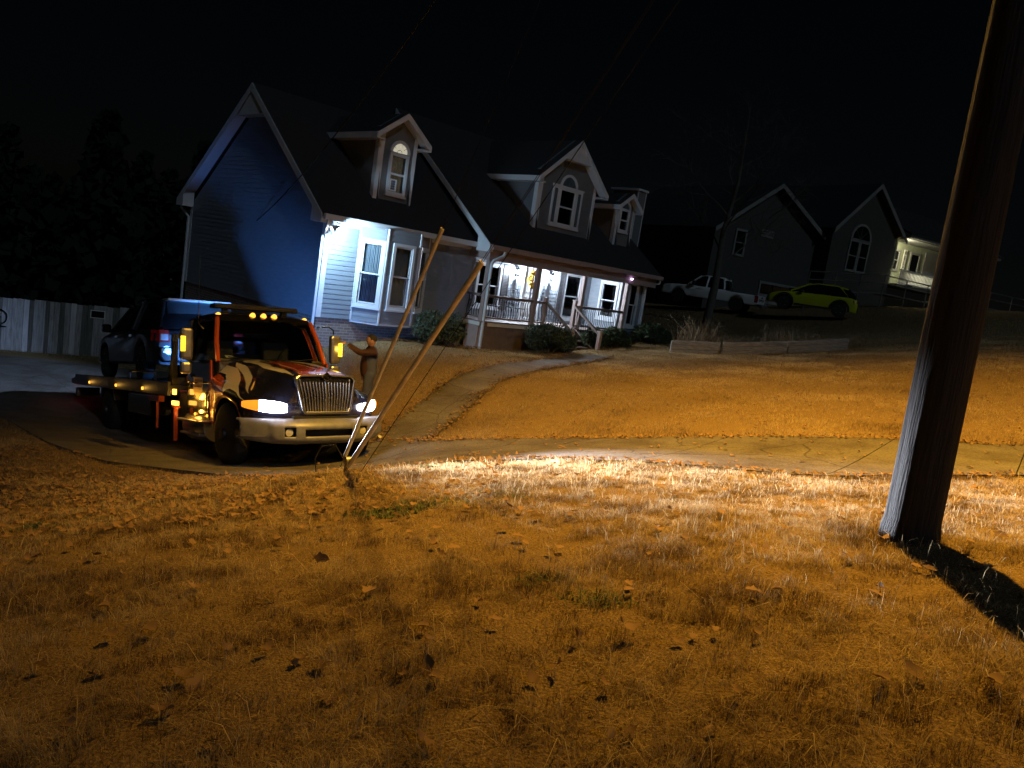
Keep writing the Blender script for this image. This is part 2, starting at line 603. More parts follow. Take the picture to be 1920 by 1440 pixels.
def build_house():
    H = HOUSE
    # ---------------------------------------------------------- foundation
    MB().box((.03, .03, -4.2), (5.15, 8.0, -.002)).build('foundation', 'brick', H)
    MB().box((5.2, 1.1, -3.0), (13.85, 9.0, -.003)).build('foundation', 'brick', H)
    MB().box((12.5, -.36, -2.0), (13.85, 1.05, .33)).build('foundation', 'brick', H)
    # ---------------------------------------------------------- wing walls
    wall(FR, .12, 1.05, 0, 2.56, [], H)
    wall(FR, 3.44, 5.2, 0, 2.56, [], H)
    # gable end
    g = [(0, 0), (8.0, 0), (8.0, 2.55), (4.0, 5.72), (0, 2.55)]
    gw = MB().prism(GB, g, -.14, 0).build('wall', 'siding', H)
    clap(GB, .13, 7.88, 0, 5.22, [], gw, 'siding', .127, lim=lambda z: (.13, 7.88) if z < 2.5 else (.13 + (z - 2.5) / .793, 7.88 - (z - 2.5) / .793))
    MB().box((.1, 7.86, 0), (5.2, 8.0, 2.56)).build('wall', 'siding', H)
    MB().box((.15, .15, -.3), (5.1, 7.8, -.01)).build('floor_slab', 'room_dark', H)
    # corner boards
    MB().box((-.025, -.025, 0), (.12, .12, 2.55)).build('corner_board', 'trim', H)
    MB().box((-.026, 7.88, 0), (.1, 8.02, 2.55)).build('corner_board', 'trim', H)
    # ---------------------------------------------------------- bay window
    c0, c1, c2, c3 = np.array((1.05, 0.)), np.array((1.60, -.52)), np.array((2.70, -.52)), np.array((3.44, 0.))
    for k, (a, b, cur) in enumerate(((c0, c1, ((.08, .95),)), (c1, c2, ((0, 1),)), (c2, c3, ((0, 1),)))):
        e = b - a
        L = np.linalg.norm(e)
        e = e / L
        n = np.array((e[1], -e[0]))
        fr = F((a[0], a[1], 0), (e[0], e[1], 0), (n[0], n[1], 0))
        w0, w1 = (.03, L - .03) if k != 1 else (.18, L - .16)
        ops = [(w0 + .08, w1 - .08, .47, 2.13)]
        mname = 'siding' if k == 0 else 'siding'
        bw = wall(fr, 0, L, 0, 2.54, ops, H, mname, thick=.10, boards=False)
        clap(fr, .05, L - .05, .0, .36, [], bw, mname, .12)
        clap(fr, .05, L - .05, 2.24, 2.54, [], bw, mname, .15)
        window(fr, w0, w1, .40, 2.20, H, casing=.085, curtains=cur)
        MB().tube([fr(0, 0, 0), fr(0, 2.54, 0)], .035, 6).build('corner_board', 'trim', H)
    MB().tube([(3.44, 0, 0), (3.44, 0, 2.54)], .035, 6).build('corner_board', 'trim', H)
    MB().prism(F((0, 0, -.06), (1, 0, 0), (0, 0, 1), (0, 1, 0)), [tuple(c0 + (0, .1)), tuple(c0), tuple(c1), tuple(c2), tuple(c3), tuple(c3 + (0, .1))], 0, .055).build('bay_floor', 'trim', H)
    # ---------------------------------------------------------- wing roof
    RF = F((0, 0, 0), (0, 1, 0), (1, 0, 0))
    e0, rg, e1 = (-.33, 2.65), (4.0, 6.03), (8.33, 2.65)
    T = .10
    MB().prism(RF, [e0, rg, e1, (e1[0], e1[1] - T), (rg[0], rg[1] - T), (e0[0], e0[1] - T)], -.36, 5.19).build('roof', 'roof', H)
    # rake fascia boards and soffits of the gable end
    for sgn, (ev, ez) in ((1, e0), (-1, e1)):
        MB().prism(RF, [(ev, ez - .02), (4.0, 6.01), (4.0, 5.79), (ev, ez - .24)], -.385, -.361).build('rake_board', 'trim', H)
        MB().prism(RF, [(ev, ez - .105), (4.0, 5.925), (4.0, 5.90), (ev, ez - .13)], -.358, -.002).build('soffit', 'trim', H)
    MB().prism(RF, [(3.28, 5.15), (4.72, 5.15), (4.0, 5.80)], -.35, -.03).build('gable_peak_panel', 'trim', H)
    for a, b in ((-.33, .16), (7.84, 8.33)):
        mid = [(a, 2.42), (b, 2.42), (b, 2.60 if a > 1 else 3.0), (a, 3.0 if a > 1 else 2.60)]
        MB().prism(RF, mid, -.384, -.03).build('eave_return', 'trim', H)
    # front eave: soffit, fascia gutter
    MB().box((.05, -.30, 2.50), (4.9, -.002, 2.525)).build('soffit', 'trim', H)
    MB().box((-.33, -.45, 2.49), (4.95, -.335, 2.64)).build('gutter', 'trim', H, bevel=.02)
    MB().box((.13, -.03, 2.40), (1.0, -.022, 2.50)).build('frieze_board', 'trim', H)
    MB().box((3.5, -.045, 2.40), (5.15, -.022, 2.50)).build('frieze_board', 'trim', H)
    # downspouts
    MB().tube([(-.2, -.39, 2.5), (-.2, -.36, 2.36), (-.06, -.06, 2.16), (-.055, .05, 2.1), (-.055, .05, -.6)], .042, 4).build('downspout', 'trim', H)
    MB().tube([(-.2, 8.4, 2.55), (-.2, 8.36, 2.36), (-.06, 8.06, 2.1), (-.055, 8.06, -2.9)], .042, 4).build('downspout', 'trim', H)
    # ---------------------------------------------------------- main block shell
    m0, mr, m1 = (-.95, 2.66), (4.45, 6.70), (9.85, 2.66)
    MB().prism(RF, [m0, mr, m1, (m1[0], m1[1] - T), (mr[0], mr[1] - T), (m0[0], m0[1] - T)], 4.94, 14.05).build('roof', 'roof', H)
    gm = MB().prism(at_u(5.2), [(-.80, 2.2), (9.2, 2.2), (9.2, 2.94), (4.45, 6.49), (-.80, 2.56)], -.14, 0).build('wall', 'siding', H)
    clap(at_u(5.2), -.8, 9, 2.25, 6.2, [], gm, 'siding', .127, lim=lambda z: (-.78 + max(0, (z - 2.50)) / .748, 4.45))
    MB().prism(RF, [(m0[0], m0[1] - .02), (4.45, 6.68), (4.45, 6.48), (m0[0], m0[1] - .22)], 4.91, 4.938).build('rake_board', 'trim', H)
    MB().prism(RF, [(m0[0], m0[1] - .105), (4.45, 6.59), (4.45, 6.57), (m0[0], m0[1] - .125)], 4.942, 5.19).build('soffit', 'trim', H)
    MB().prism(RF, [(-.97, 2.40), (-.42, 2.40), (-.42, 3.02), (-.97, 2.62)], 4.90, 5.06).build('eave_return', 'trim', H)
    MB().prism(at_u(13.9), [(-.4, -.1), (9, -.1), (9, 2.9), (4.45, 6.49), (-.4, 2.9)], -.14, 0).build('wall', 'siding', H)
    MB().box((5.2, 8.9, -.1), (13.9, 9.04, 2.95)).build('wall', 'siding', H)
    MB().box((5.2, .0, 0), (5.34, 1.05, 2.5)).build('wall', 'siding', H)
    MB().box((5.34, 1.3, -.002), (13.7, 8.8, .30)).build('floor_slab', 'room_dark', H)
    # ---------------------------------------------------------- porch back wall with its openings
    PB = at_v(1.05)
    W1, W2, DR = (6.44, 7.59, .62, 2.12), (10.90, 11.92, .50, 2.24), (8.62, 9.62, .36, 2.36)
    ops = [(W1[0] + .08, W1[1] - .08, W1[2] + .08, W1[3] - .08), (W2[0] + .08, W2[1] - .08, W2[2] + .08, W2[3] - .08), (DR[0] + .08, DR[1] - .08, DR[2], DR[3] - .08)]
    wall(PB, 5.34, 12.45, .36, 2.52, ops, H, expo=.127)
    window(PB, *W1, H)
    window(PB, *W2, H, curtains=((0, .25), (.75, 1)))
    for a, b, c, d in ((6.05, 6.42, .62, 2.12), (7.62, 7.95, .62, 2.12), (10.56, 10.88, .50, 2.24)):
        mb = MB().fframe(PB, a, b, c, d, .05, .021, .055)
        k = c + .06
        while k < d - .06:
            mb.fbox(PB, a + .045, b - .045, k, k + .035, .024, .044)
            k += .05
        mb.build('shutter', 'shutter', H)
    # front door
    mb = MB().fframe(PB, DR[0], DR[1], DR[2], DR[3], .08, 0, .05)
    dr = mb.build('door', 'trim', H)
    mb = MB().fbox(PB, DR[0] + .081, DR[1] - .081, DR[2] + .081, DR[3] - .081, -.06, -.02)
    for a, b, c, d in ((.16, .46, .2, .8), (.54, .84, .2, .8), (.16, .46, .95, 1.85), (.54, .84, .95, 1.85)):
        mb.fframe(PB, DR[0] + a, DR[0] + b, DR[2] + c, DR[2] + d, .03, -.02, -.005)
    mb.build('door_leaf', 'door_white', dr)
    MB().tube([PB(9.46, 1.28, -.02), PB(9.46, 1.28, .05)], .03, 10).build('door_knob', 'steel', dr)
    # house number beside the door
    for k, ch in enumerate('7248'):
        cu = bpy.data.curves.new('digit', 'FONT')
        cu.body = ch
        cu.size = .20
        cu.extrude = .006
        o = bpy.data.objects.new('house_number', cu)
        COL.objects.link(o)
        bpy.context.view_layer.update()
        me = bpy.data.meshes.new_from_object(o)
        bpy.data.objects.remove(o)
        me.materials.append(M['iron'])
        n = obj('house_number', me, H, (9.76 - .015 * k, 1.05 - .035, 1.66 - .19 * k))
        n.rotation_euler = (math.radians(90), 0, 0)
    # return wall and end room
    RW = at_u(12.45)
    wall(RW, -.40, 1.05, .36, 2.52, [(-.22, .47, .80, 2.08)], H, boards=True)
    window(RW, -.30, .55, .72, 2.16, H, curtains=())
    RM = at_v(-.40)
    wall(RM, 12.45, 13.9, .1, 2.6, [(13.02, 13.50, .63, 2.17)], H)
    window(RM, 12.94, 13.58, .55, 2.25, H)
    MB().box((12.40, -.45, .1), (12.50, -.36, 2.5)).build('corner_board', 'trim', H)
    MB().box((13.82, -.44, -.3), (13.94, -.32, 2.6)).build('corner_board', 'trim', H)
    # ---------------------------------------------------------- porch
    MB().box((5.06, -.86, 2.49), (12.45, 1.05, 2.53)).build('porch_ceiling', 'white_paint', H)
    MB().box((5.06, -.86, 2.16), (13.95, -.66, 2.485)).build('porch_beam', 'porch_paint', H, bevel=.008)
    MB().box((5.06, -.655, 2.20), (5.20, -.01, 2.485)).build('porch_beam', 'porch_paint', H)
    MB().box((4.98, -1.06, 2.47), (14.10, -.955, 2.62)).build('gutter', 'porch_paint', H, bevel=.02)
    dk = MB().box((5.08, -.86, .20), (12.45, 1.04, .31)).build('porch_deck', 'porch_brown', H)
    for i in range(13):
        y = -.90 + i * .149
        MB().box((5.07, y, .312), (12.44, y + .142, .345)).build('deck_board', 'porch_brown', dk)
    MB().box((5.36, -.885, .20), (8.3, -.865, .31)).build('deck_fascia', 'white_paint', H)
    MB().box((5.04, -.86, .20), (5.062, -.02, .31)).build('deck_fascia', 'white_paint', H)
    for a, b in ((5.30, 8.4), (9.75, 12.4)):
        MB().box((a, -.84, -1.6), (b, -.80, .198)).build('porch_skirt', 'porch_brown', H)
    MB().box((5.07, -.80, -1.6), (5.10, -.25, .198)).build('porch_skirt', 'porch_paint', H)
    for i, (u_, zb) in enumerate(((5.20, -1.4), (7.43, .346), (9.78, .346), (12.30, .346))):
        MB().box((u_ - .07, -.82, zb), (u_ + .07, -.68, 2.158)).build('porch_post', 'porch_paint', H, bevel=.006)

    # balustrade: rails are the part, each iron baluster a piece of it
    bal = MB()
    pts = [(.028 * math.sin(2 * math.pi * t_) * (1 if t_ < 1 else 0), 0, t_ * .60) for t_ in np.linspace(0, 1, 9)]
    bal_me = MB().tube([(p[0], 0, p[2]) for p in pts], .011, 4).mesh('baluster', 'iron')

    def rail(p0, p1, drop=0.):
        p0, p1 = np.array(p0, float), np.array(p1, float)
        d = p1 - p0
        L = np.linalg.norm(d[:2])
        e = np.array((d[0] / L, d[1] / L, 0))
        nrm = np.array((-e[1], e[0], 0))
        ang = math.atan2(e[1], e[0])
        mb = MB()
        for z0, z1, hw_ in ((.72, .80, .055), (.08, .13, .03)):
            mb.hexa([tuple(p + nrm * s * hw_ + np.array((0, 0, z))) for z in (z0, z1) for p, s in ((p0, -1), (p1, -1), (p1, 1), (p0, 1))])
        r_ = mb.build('balustrade', 'porch_brown', H, bevel=.006)
        n = max(1, int(L / .105))
        for i in range(n):
            q = p0 + d * ((i + .5) / n)
            b_ = obj('baluster', bal_me, r_, (q[0], q[1], q[2] + .12))
            b_.rotation_euler = (0, 0, ang)
        return r_

    rail((5.28, -.75, .345), (7.35, -.75, .345))
    rail((7.51, -.75, .345), (7.93, -.75, .345))
    rail((9.55, -.75, .345), (12.22, -.75, .345))
    rail((5.20, -.67, .345), (5.20, -.03, .345))
    rail((8.02, -.80, .345), (8.02, -1.98, -.42))
    rail((9.47, -.80, .345), (9.47, -1.98, -.42))
    for u_, v_, z0, z1 in ((7.98, -.75, .346, 1.25), (9.50, -.75, .346, 1.28), (8.02, -2.02, -1.0, .42), (9.47, -2.02, -1.0, .42)):
        MB().box((u_ - .06, v_ - .06, z0), (u_ + .06, v_ + .06, z1)).box((u_ - .075, v_ - .075, z1), (u_ + .075, v_ + .075, z1 + .03)).build('newel_post', 'porch_paint', H, bevel=.006)
    for i in range(4):
        z = .18 - i * .17
        MB().box((8.10, -1.12 - i * .28, z - .04), (9.40, -.87 - i * .28, z)).build('stair_tread', 'porch_brown', H, bevel=.005)
        MB().box((8.12, -.90 - i * .28, z - .17), (9.38, -.875 - i * .28, z - .041)).build('stair_riser', 'porch_brown', H)
    # downspouts of the porch, both ends
    MB().tube([(5.55, -1.0, 2.5), (5.53, -.98, 2.34), (5.22, -.90, 2.16), (5.17, -.88, 2.05), (5.17, -.88, -.50)], .05, 4).build('downspout', 'trim', H)
    MB().tube([(5.17, -.88, -.50), (5.17, -.90, -.66), (5.10, -1.1, -.80), (5.0, -1.45, -.84)], .055, 8).build('drain_pipe', 'black_plastic', H, smooth=50)
    MB().tube([(14.0, -1.0, 2.5), (14.0, -.97, 2.34), (13.93, -.5, 2.2), (13.93, -.47, 2.1), (13.93, -.47, -.3)], .04, 4).build('downspout', 'trim', H)
    # small purple eave light
    MB().lathe([(.0, 0), (.035, .0), (.04, .03), (.0, .06)], (12.30, -.90, 2.36), (0, -.4, -1), 10).build('eave_lamp', 'purple_led', H, smooth=40)

    # ---------------------------------------------------------- dormers
    def arch(cx, zc, r, n=14):
        return arc(cx, zc, r, 0, math.pi, n)

    def dormer(v0, ua, ub, zb, ze, zp, over, front, plane, glass_fn, peak=None, tw=.16):
        """plane(z) gives v of the main roof slope at height z."""
        fr = at_v(v0)
        cu = (ua + ub) / 2
        half = (ub - ua) / 2
        sl = (zp - ze) / (half + over)
        zw = ze + over * sl            # wall top at the side
        mb = MB()
        top = zp - .12
        hole = glass_fn(None, None)     # opening outline
        # face as a ring between outline and opening, so the panes have depth
        mb.prism(F((ua + .01, 0, 0), (0, 1, 0), (-1, 0, 0)), [(v0 + .10, zb - .25), (v0 + .10, zw), (plane(zw) + .1, zw), (plane(zb - .25) + .2, zb - .25)], -.10, 0)
        mb.prism(F((ub - .01, 0, 0), (0, 1, 0), (1, 0, 0)), [(v0 + .10, zb - .25), (v0 + .10, zw), (plane(zw) + .1, zw), (plane(zb - .25) + .2, zb - .25)], -.10, 0)
        s0, s1, t0, t1 = hole
        for a, b, c, e in wall_cells(ua, ub, zb - .25, zw, [hole]):
            mb.fbox(fr, a, b, c, e, -.10, 0)
        mb.prism(fr, [(ua, zw + .001), (ub, zw + .001), (cu, zw + .001 + half * sl)], -.10, 0)
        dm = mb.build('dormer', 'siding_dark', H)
        # roof of the dormer
        oa, ob = ua - over, ub + over
        vf = v0 - front
        mb = MB()
        t_ = .07
        for sg in (-1, 1):
            ee = oa if sg < 0 else ob
            vs = [(ee, vf, ze), (cu, vf, zp), (cu, plane(zp) + .05, zp), (ee, plane(ze) + .05, ze)]
            mb.hexa([(x, y, z - t_) for x, y, z in vs] + vs)
        mb.build('dormer_roof', 'roof', H)
        # white rakes, soffits and eaves
        mb = MB()
        fv = at_v(vf)
        for sg in (-1, 1):
            ee = oa if sg < 0 else ob
            mb.prism(fv, [(ee, ze - .01), (cu, zp - .01), (cu, zp - .17), (ee, ze - .17)], .0, .025)
            mb.hexa([(ee, vf + .001, ze - .16), (cu, vf + .001, zp - .16), (cu, v0 - .001, zp - .16), (ee, v0 - .001, ze - .16), (ee, vf + .001, ze - .09), (cu, vf + .001, zp - .09), (cu, v0 - .001, zp - .09), (ee, v0 - .001, ze - .09)])
            x0, x1 = (oa - .02, oa + .02) if sg < 0 else (ob - .02, ob + .02)
            mb.box((x0, vf, ze - .17), (x1, plane(ze), ze - .005))
            x0, x1 = (oa + .02, ua - .001) if sg < 0 else (ub + .001, ob - .02)
            mb.box((x0, vf + .01, ze - .17), (x1, plane(ze - .1), ze - .13))
        mb.build('dormer_trim', 'trim', H)
        if peak:
            MB().prism(fr, [(cu - (zp - .15 - peak) / sl, peak), (cu + (zp - .15 - peak) / sl, peak), (cu, zp - .15)], .002, front - .02).build('gable_peak_panel', 'trim', H)
        for a, b in ((ua - .012, ua + tw), (ub - tw * .6, ub + .012)):
            MB().box((a, v0 - .025, zb - .02), (b, v0 - .001, zw)).build('corner_board', 'trim', H)
        MB().box((ua - .014, v0 - .02, zb - .02), (ua - .0005, v0 + .14, zw)).build('corner_board', 'trim', H)
        glass_fn(fr, dm)

    def arched(cx, w_, t0, ts, lit, casing=.085, extra=None, r=None, blind=False):
        r = r or w_ / 2

        def fn(fr, dm):
            s0, s1 = cx - w_ / 2, cx + w_ / 2
            if fr is None:
                return (s0 + .02, s1 - .02, t0 + .02, ts + .0)
            mb = MB()
            mb.fframe(fr, s0, s1, t0, ts, casing, 0, .05)
            mb.fbox(fr, s0 - .03, s1 + .03, t0 - .05, t0 - .001, 0, .07)
            mid = (t0 + ts) / 2
            mb.fbox(fr, s0 + casing, s1 - casing, mid - .025, mid + .025, -.03, .02)
            o = arch(cx, ts + .01, r + casing * .2)
            i = arch(cx, ts + .01, r - casing * .8)
            mb.ring(fr, o + [(cx, ts + .01)], i + [(cx, ts + .011)], .003, .05)
            wn = mb.build('window', 'trim', H)
            MB().fbox(fr, s0 + casing, s1 - casing, t0 + casing, mid - .025, -.03, -.025).build('pane', 'pane_glass', wn)
            MB().fbox(fr, s0 + casing, s1 - casing, mid + .025, ts - casing, -.015, -.01).build('pane', 'pane_glass', wn)
            # fan light: wedge panes between muntins
            k = 5
            ri = r - casing * .8
            for q in range(k):
                a0, a1 = math.pi * q / k + .03, math.pi * (q + 1) / k - .03
                pl = arc(cx, ts + .02, ri - .01, a0, a1, 4) + arc(cx, ts + .02, ri * .34, a1, a0, 3)
                MB().prism(fr, pl, .004, .012).build('pane', 'lit_blind' if lit else 'fan_glass', wn)
            MB().prism(fr, arc(cx, ts + .02, ri * .28, 0, math.pi, 6), .004, .012).build('pane', 'lit_blind' if lit else 'fan_glass', wn)
            if lit:
                folds(fr, s0 + casing, s1 - casing, t0 + casing, ts - casing, -.10, k=5).build('curtain', 'lit_curtain', wn, smooth=60)
                ac = MB().fframe(fr, s0 + casing + .02, s0 + casing + .24, t0 + casing + .02, t0 + casing + .34, .03, .0, .05)
                ac = ac.build('window_fan', 'white_paint', wn)
                for j in range(4):
                    z = t0 + casing + .07 + j * .065
                    ac2 = MB().fbox(fr, s0 + casing + .05, s0 + casing + .21, z, z + .02, .01, .03)
                    ac2.build('window_fan_slat', 'blue_plastic', wn)
            elif blind:
                for j in range(int((ts - t0 - 2 * casing) / .05)):
                    z = t0 + casing + j * .05
                    MB().fbox(fr, s0 + casing, s1 - casing, z, z + .044, -.10, -.09).build('blind_slat', 'curtain', wn)
            else:
                folds(fr, s0 + casing, s0 + casing + w_ * .4, t0 + casing, ts - casing, -.10, k=4).build('curtain', 'curtain', wn, smooth=60)
            MB().fbox(fr, s0, s1, t0, ts, -.7, -.69).build('room_backing', 'room_dark', wn)
            if extra:
                extra(fr, wn)
        return fn

    wing_plane = lambda z: (z - 2.65) / .78 - .33
    main_plane = lambda z: (z - 2.66) / .748 - .95
    dormer(.56, 1.68, 2.97, 3.33, 5.05, 5.74, .28, .30, wing_plane, arched(2.40, .66, 3.52, 4.66, True), tw=.17)

    def side_lights(fr, wn):
        mb = MB()
        for a, b in ((8.47, 8.80), (9.70, 10.02)):
            mb.fframe(fr, a, b, 3.71, 4.97, .07, 0, .045)
        mb.fbox(fr, 8.44, 10.05, 4.97, 5.03, 0, .06)
        mb.fbox(fr, 8.44, 10.05, 3.64, 3.705, 0, .06)
        mb.build('side_light', 'trim', wn)
        for a, b in ((8.54, 8.73), (9.77, 9.95)):
            MB().fbox(fr, a, b, 3.78, 4.90, .004, .012).build('pane', 'fan_glass', wn)

    dormer(.15, 7.75, 10.72, 3.47, 5.08, 6.58, .34, .32, main_plane, arched(9.25, .90, 3.71, 4.97, False, extra=side_lights, r=.44), peak=5.85, tw=.2)
    dormer(.20, 12.20, 13.22, 3.50, 4.93, 5.45, .22, .25, main_plane, arched(12.66, .60, 4.02, 4.86, False, blind=True), tw=.12)
    # chimney chase at the far end
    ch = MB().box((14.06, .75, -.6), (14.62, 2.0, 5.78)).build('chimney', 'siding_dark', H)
    mb = MB()
    for x, y in ((14.055, .745), (14.575, .745), (14.055, 1.96)):
        mb.box((x, y, -.5), (x + .05, y + .045, 5.78))
    mb.box((14.0, .69, 5.785), (14.68, 2.06, 5.86))
    mb.build('chimney_trim', 'trim', ch)


mat('brick', (.23, .17, .14), .85)
mat('fan_glass', (.10, .14, .17), .08, spec=.8)
mat('blue_plastic', (.05, .12, .35), .4)
emis('purple_led', (.75, .5, 1.0), 12)


def brick_nodes():
    t = M['brick'].node_tree
    p = t.nodes['Principled BSDF']
    tc = t.nodes.new('ShaderNodeTexCoord')
    mp = t.nodes.new('ShaderNodeMapping')
    mp.inputs['Rotation'].default_value = (math.radians(90), 0, 0)
    b = t.nodes.new('ShaderNodeTexBrick')
    b.inputs['Color1'].default_value = (.27, .20, .16, 1)
    b.inputs['Color2'].default_value = (.17, .12, .10, 1)
    b.inputs['Mortar'].default_value = (.33, .30, .27, 1)
    b.inputs['Scale'].default_value = 1
    b.inputs['Mortar Size'].default_value = .009
    b.inputs['Brick Width'].default_value = .21
    b.inputs['Row Height'].default_value = .075
    t.links.new(tc.outputs['Object'], mp.inputs[0])
    # run the courses round the corner: x + y along the wall
    sx = t.nodes.new('ShaderNodeSeparateXYZ')
    t.links.new(tc.outputs['Object'], sx.inputs[0])
    ad = t.nodes.new('ShaderNodeMath')
    t.links.new(sx.outputs[0], ad.inputs[0])
    t.links.new(sx.outputs[1], ad.inputs[1])
    cb = t.nodes.new('ShaderNodeCombineXYZ')
    t.links.new(ad.outputs[0], cb.inputs[0])
    t.links.new(sx.outputs[2], cb.inputs[1])
    t.links.new(cb.outputs[0], b.inputs['Vector'])
    t.links.new(b.outputs['Color'], p.inputs['Base Color'])
    bp = t.nodes.new('ShaderNodeBump')
    bp.inputs['Strength'].default_value = .6
    bp.inputs['Distance'].default_value = .01
    bp.invert = True
    t.links.new(b.outputs['Fac'], bp.inputs['Height'])
    t.links.new(bp.outputs[0], p.inputs['Normal'])


brick_nodes()
build_house()


# ------------------------------------------------------------------ lamps of the house
def hpt(u, v, z):
    return (*hw(u, v), z + HO[2])


emis('flood_led', (.85, .93, 1.0), 60)
emis('sconce_bulb', (.93, .96, 1.0), 30)
mat('lamp_metal', (.05, .05, .05), .4, metal=.7)
FLOOD = empty('flood_light', hpt(.08, -.42, 2.38), HT, 'bright twin-head security floodlight under the front eave at the house corner', 'floodlight')
MB().lathe([(0, 0), (.07, 0), (.06, .03), (0, .035)], (0, 0, .085), (0, 0, -1), 14).build('mounting_plate', 'white_paint', FLOOD, smooth=40)
for d, nm in (((-.25, -.75, -.55), 'front'), ((-.8, .2, -.5), 'side')):
    dv = np.array(d) / np.linalg.norm(d)
    h = MB().lathe([(.0, .0), (.045, .0), (.05, .05), (.085, .11), (.085, .16), (.075, .16), (.07, .125), (.0, .12)], (dv[0] * .03, dv[1] * .03, -.02), dv, 16).build('lamp_head', 'white_paint', FLOOD, smooth=40)
    MB().lathe([(.0, .13), (.068, .13), (.06, .15), (0, .165)], (dv[0] * .03, dv[1] * .03, -.02), dv, 16).build('lens', 'flood_led', h, smooth=60)
lamp('flood_front', 'SPOT', (.0, -.34, -.12), 340, (.50, .77, 1.0), FLOOD, .06, math.radians(160), .5, (.75, .35, -.55))
lamp('flood_side', 'SPOT', (-.42, .10, -.12), 3600, (.40, .58, 1.0), FLOOD, .06, math.radians(46), .6, (-.52, .79, -.40))


def sconce(u_, which):
    s = empty('wall_lantern', hpt(u_, 1.05 - .022, 1.98), HT, which, 'wall lamp', 'porch lanterns')
    MB().box((-.05, -.02, -.16), (.05, -.0, .12)).build('back_plate', 'lamp_metal', s, bevel=.008)
    MB().tube([(0, -.02, .06), (0, -.07, .12), (0, -.12, .10)], .011, 6).build('arm', 'lamp_metal', s)
    MB().lathe([(.0, .15), (.02, .14), (.085, .075), (.088, .065), (.0, .062)], (0, -.12, 0), (0, 0, 1), 6).build('cap', 'lamp_metal', s)
    mb = MB()
    for k in range(6):
        a = k * math.pi / 3 + .5
        mb.tube([(.07 * math.cos(a), -.12 + .07 * math.sin(a), .065), (.05 * math.cos(a), -.12 + .05 * math.sin(a), -.13)], .005, 4)
    mb.lathe([(.0, 0), (.055, 0), (.05, -.02), (.015, -.05), (0, -.055)], (0, -.12, -.13), (0, 0, 1), 6)
    mb.build('cage', 'lamp_metal', s)
    MB().lathe([(0, -.09), (.028, -.07), (.035, -.02), (.02, .03), (0, .04)], (0, -.12, 0), (0, 0, 1), 12).build('bulb', 'sconce_bulb', s, smooth=60)
    lamp('lantern_light', 'POINT', (0, -.16, -.02), 560, (.74, .86, 1.0), s, .045)


sconce(8.24, 'lit lantern on the porch wall left of the wreathed front door')
sconce(10.05, 'lit lantern on the porch wall right of the wreathed front door')
# ================================================================== tow truck
TP = np.array((-2.72974, 11.75506, -1.83))
TH, TPI, TRO = -.858, .178, .016


def truck_axes():
    A = np.array([math.cos(TH) * math.cos(TPI), math.sin(TH) * math.cos(TPI), math.sin(TPI)])
    B = np.array([-math.sin(TH), math.cos(TH), 0])
    C = np.cross(A, B)
    B2 = math.cos(TRO) * B + math.sin(TRO) * C
    return A, B2, np.cross(A, B2)


TA, TB, TC = truck_axes()
TMAT = Matrix(((TA[0], TB[0], TC[0], TP[0]), (TA[1], TB[1], TC[1], TP[1]), (TA[2], TB[2], TC[2], TP[2]), (0, 0, 0, 1)))


def tw(a, b, z):
    return tuple(TP + TA * a + TB * b + TC * z)


mat('paint_navy', (.010, .011, .026), .22, metal=.25, coat=1., spec=.5)
mat('paint_orange', (.52, .085, .022), .25, metal=.3, coat=1.)
mat('paint_silver', (.62, .59, .55), .28, metal=.35, coat=.8)
mat('paint_black', (.008, .008, .009), .2, coat=1.)
mat('chrome', (.62, .62, .64), .12, metal=1.)
mat('chrome_dull', (.42, .41, .42), .32, metal=.9, var=.12, vscale=10, bump=.05)
mat('bumper_grey', (.17, .175, .215), .42, metal=.2, var=.15, vscale=9)
mat('rubber', (.014, .014, .014), .85, bump=.3, bscale=60)
mat('rim_dark', (.05, .05, .05), .45, metal=.6)
mat('cab_trim', (.015, .015, .016), .6)
mat('seat_cloth', (.05, .05, .055), .9)
mat('amber_plastic', (.65, .22, .01), .25, emit=(1., .36, .02), es=2.2)
mat('deck_steel', (.05, .05, .055), .5, metal=.5, var=.3, vscale=8)
mat('gold_lettering', (.55, .36, .10), .4, metal=.3)
glass('truck_glass', (.55, .6, .6))
emis('amber_lamp', (1., .38, .04), 2.6)
emis('signal_amber', (1., .30, .02), 1.3)
mat('bar_dark', (.02, .02, .022), .35)
mat('grille_chrome', (.46, .47, .56), .26, metal=.95)
emis('amber_bar', (1., .45, .06), 4.5)
emis('yellow_lamp', (1., .60, .03), 2.2)
emis('red_lamp', (1., .03, .04), 3)
emis('head_lamp', (.92, .94, 1.), 30)
emis('work_led', (.45, .75, 1.), 12)
mat('clear_plastic', (.45, .45, .48), .08, spec=.8)
mat('paper', (.7, .7, .66), .8)

TRUCK = bpy.data.objects.new('tow_truck', None)
COL.objects.link(TRUCK)
TRUCK.empty_display_size = .2
TRUCK.matrix_world = TMAT
tag(TRUCK, 'rollback tow truck with orange, silver and navy flame paint and headlights on', 'tow truck')

ST = np.array([.03, -.10, -.30, -.55, -1.05, -1.5, -2.02])
TAB = {  # along the hood, front to cowl
    'zc': [1.40, 1.46, 1.50, 1.53, 1.58, 1.63, 1.67], 'wc': [.40, .46, .50, .54, .58, .64, .72],
    'ys': [.52, .58, .64, .69, .74, .80, .86], 'zs': [1.20, 1.27, 1.31, 1.35, 1.41, 1.48, 1.55],
    'yf': [.60, .74, .86, .93, .97, .98, .98], 'zf': [1.05, 1.10, 1.15, 1.20, 1.27, 1.34, 1.42],
    'yo': [.68, .86, 1.04, 1.15, 1.20, 1.17, 1.07], 'zo': [.96, 1.00, 1.03, 1.07, 1.17, 1.22, 1.28]}


